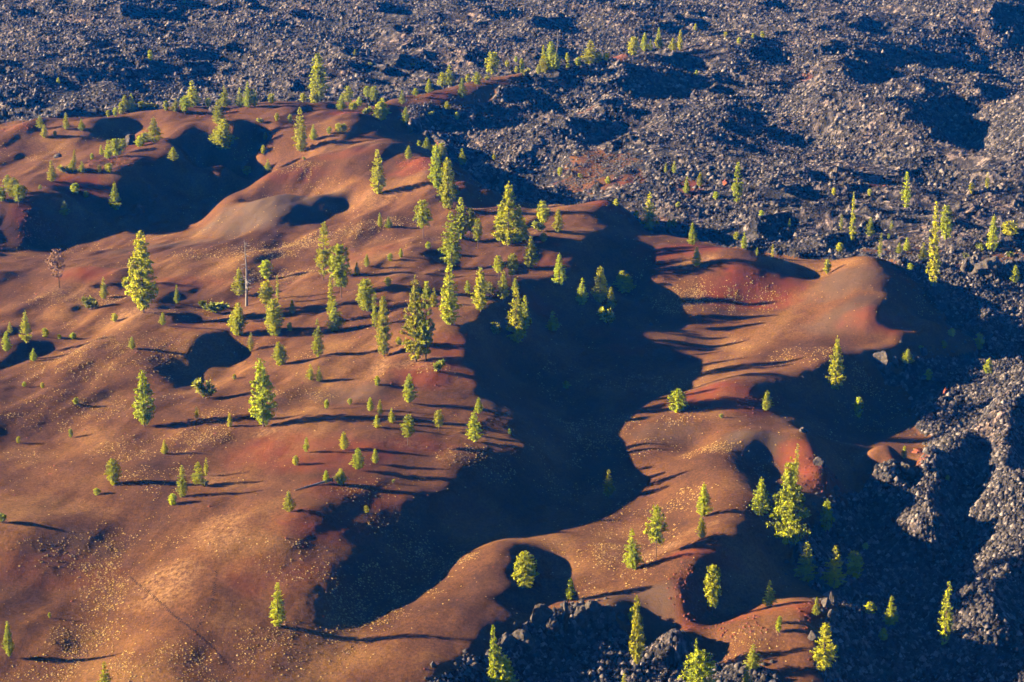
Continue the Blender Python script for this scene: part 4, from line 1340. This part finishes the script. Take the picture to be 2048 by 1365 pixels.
ZONES = blobs([(205,1110,7.4,7,14,1.5),(208,1190,6.4,6,12,1.5),(170,1280,5.6,7,12,1.3),(90,1340,5,10,10,1),(330,1330,9,12,10,1),(430,1330,10,10,8,.8),(540,1300,9,10,10,.9),(800,1190,4.6,9,10,1.5),(880,1130,4,9,12,1.5),
 (730,1240,6,9,9,1.3),(620,1300,7.6,10,10,.8),(600,1130,13,8,10,.7),(800,1080,7,12,10,.3),(380,890,9,12,12,1),(330,960,10,10,10,.9),(280,900,8,12,12,1),(130,820,6.6,18,14,1),(200,730,8.4,20,16,.8),(260,700,9,16,14,.7),
 (700,455,14,12,9,1.6),(620,480,10.4,14,9,1.5),(780,440,15.6,10,7,1.4),(540,510,9,12,8,1.2),(420,510,7,14,8,.9),(600,345,13,12,6,1),(560,545,10,12,8,1.2),(110,600,6.4,10,9,1.2),(190,600,7,10,8,1),
 (1400,585,6,14,8,1.6),(1500,590,5,14,7,1.5),(1340,600,3,6,9,1.5),(1450,605,4,16,7,1.4),(1235,850,1,6,8,1.6),(1280,890,2.6,6,6,1.4),(1190,870,-.4,7,14,1.0),(1300,770,-1,14,10,.6),(1690,715,8.8,10,5,1.3),(1600,705,7,9,8,1.2),
 (1420,900,6,7,6,1.5),(1370,830,4,8,7,1),(1240,1130,5.6,7,10,1.5),(1200,1110,4.8,7,8,1.3),(1180,1180,5,5,6,1.3),(1350,1010,5,8,10,.7),(940,920,12,9,7,1.1),(720,980,13.4,9,8,.5),(1060,905,9.6,6,6,.8),(870,735,17,6,4,.7),
 (1480,1290,5,8,6,.8),(480,1100,14.6,8,8,.3),(640,700,13.6,9,6,.5),(600,790,12.4,10,7,.8),(460,830,10.4,12,7,.8),(100,1110,9.6,8,8,.5)])
W = DUNE * (0.008 + 0.30 * PATCH * PATCH2 * VALLEY + 0.04 * PATCH * PATCH2 + 1.1 * ZONES * (0.2 + 0.8 * PATCH2)) * (GY < 900)
scatter("dry_tufts", M_TUFT, 60000, W, 0.07, 0.34, 0.6, 3, "pale dry tufts dotted over the cinder dunes")
W2 = DUNE * blobs([(840,325,18,7,10,1.5),(870,340,18.4,6,8,1),(225,325,12,9,10,1.2),(205,340,10.6,8,8,1),(1640,955,6,6,8,1.5),(1660,985,4,5,6,1.2),(1620,920,7,4,6,1),(1375,1170,9.6,4,12,1.3),(1390,1215,6,5,8,1.2),(1540,580,6,5,5,.3),
 (1500,805,6.4,6,6,.8),(1830,915,5,4,6,1.5),(1480,1260,5,8,6,.7),(1640,1240,7,5,8,1),(90,385,12.8,10,6,1),(60,400,12,8,6,1),(430,225,14.4,8,6,1),(700,225,15.6,7,5,1),(30,262,11.6,9,6,.8),(1300,455,9,5,8,.8),(1810,550,11,6,5,1),(830,760,15,8,6,.15)])
scatter("cinder_rubble", M_REDROCK, 3600, W2 + 0.004 * DUNE * (GY < 900), 0.10, 0.5, 0.7, 6, "dark red rubble strewn on the steeper cinder slopes", 2.0)

_c = cm.copy()
for _ in range(3):
    _c = (_c + np.roll(_c, 1, 0) + np.roll(_c, -1, 0) + np.roll(_c, 1, 1) + np.roll(_c, -1, 1)) / 5
EDGE = np.clip(up(_c), 0, 1) * (LM < 0.4) * (GY < 1000)
scatter("lava_rubble", M_ROCK, 5200, EDGE ** 1.5 * (0.15 + PATCH2), 0.12, 0.75, 0.8, 9, "loose dark blocks fallen along the edge of the lava", 2.4, 6)

M_BLOCK, t, b = new_mat("lava_blocks", 0.9, 0.15)
p = position(t, (1, 1, 1))
blk = ramp(t, attr(t, "tone"), [(0.0, (0.020, 0.018, 0.019)), (0.55, (0.060, 0.053, 0.053)), (0.85, (0.14, 0.12, 0.115)), (1.0, (0.26, 0.225, 0.21))])
t.links.new(mix(t, 1.0, blk, ramp(t, noise(t, 1.4, 5, 0.7, p), [(0.3, (0.6,) * 3), (0.7, (1.4,) * 3)]), 'MULTIPLY'), b.inputs["Base Color"])
RUG = np.clip(fbm(GX / 18.0, GY / 26.0, 88, 3) * 2.4 - 0.5, 0.15, 1.2)
scatter("lava_blocks", M_BLOCK, 60000, LM * RUG * (GY < 720), 0.18, 0.85, 1.0, 21, "countless small lava blocks covering the nearer lava", 2.2, 5)
scatter("lava_blocks", M_BLOCK, 170000, LM * RUG * (GY >= 720), 0.32, 1.15, 1.0, 22, "countless small lava blocks covering the far lava", 2.0, 5)
# ------------------------------------------------------------------ air
def haze():
    me = bpy.data.meshes.new("haze")
    x, y0, y1, z0, z1 = 3100.0, -2700.0, 3200.0, -18.0, 216.0
    v = [(-x, y0, z0), (x, y0, z0), (x, y1, z0), (-x, y1, z0), (-x, y0, z1), (x, y0, z1), (x, y1, z1), (-x, y1, z1)]
    me.from_pydata(v, [], [(3, 2, 1, 0), (4, 5, 6, 7), (0, 1, 5, 4), (1, 2, 6, 5), (2, 3, 7, 6), (3, 0, 4, 7)])
    m = bpy.data.materials.new("haze"); m.use_nodes = True
    t = m.node_tree; t.nodes.remove(t.nodes["Principled BSDF"])
    p = t.nodes.new("ShaderNodeVolumePrincipled")
    p.inputs["Color"].default_value = (0.0, 0.20, 1.0, 1)
    p.inputs["Absorption Color"].default_value = (1, 1, 1, 1)
    p.inputs["Density"].default_value = 0.000062
    t.links.new(p.outputs[0], t.nodes["Material Output"].inputs["Volume"])
    me.materials.append(m)
    o = bpy.data.objects.new("haze", me); COL.objects.link(o); o["kind"] = "stuff"; o["label"] = "thin blue haze over the dunes"
haze()
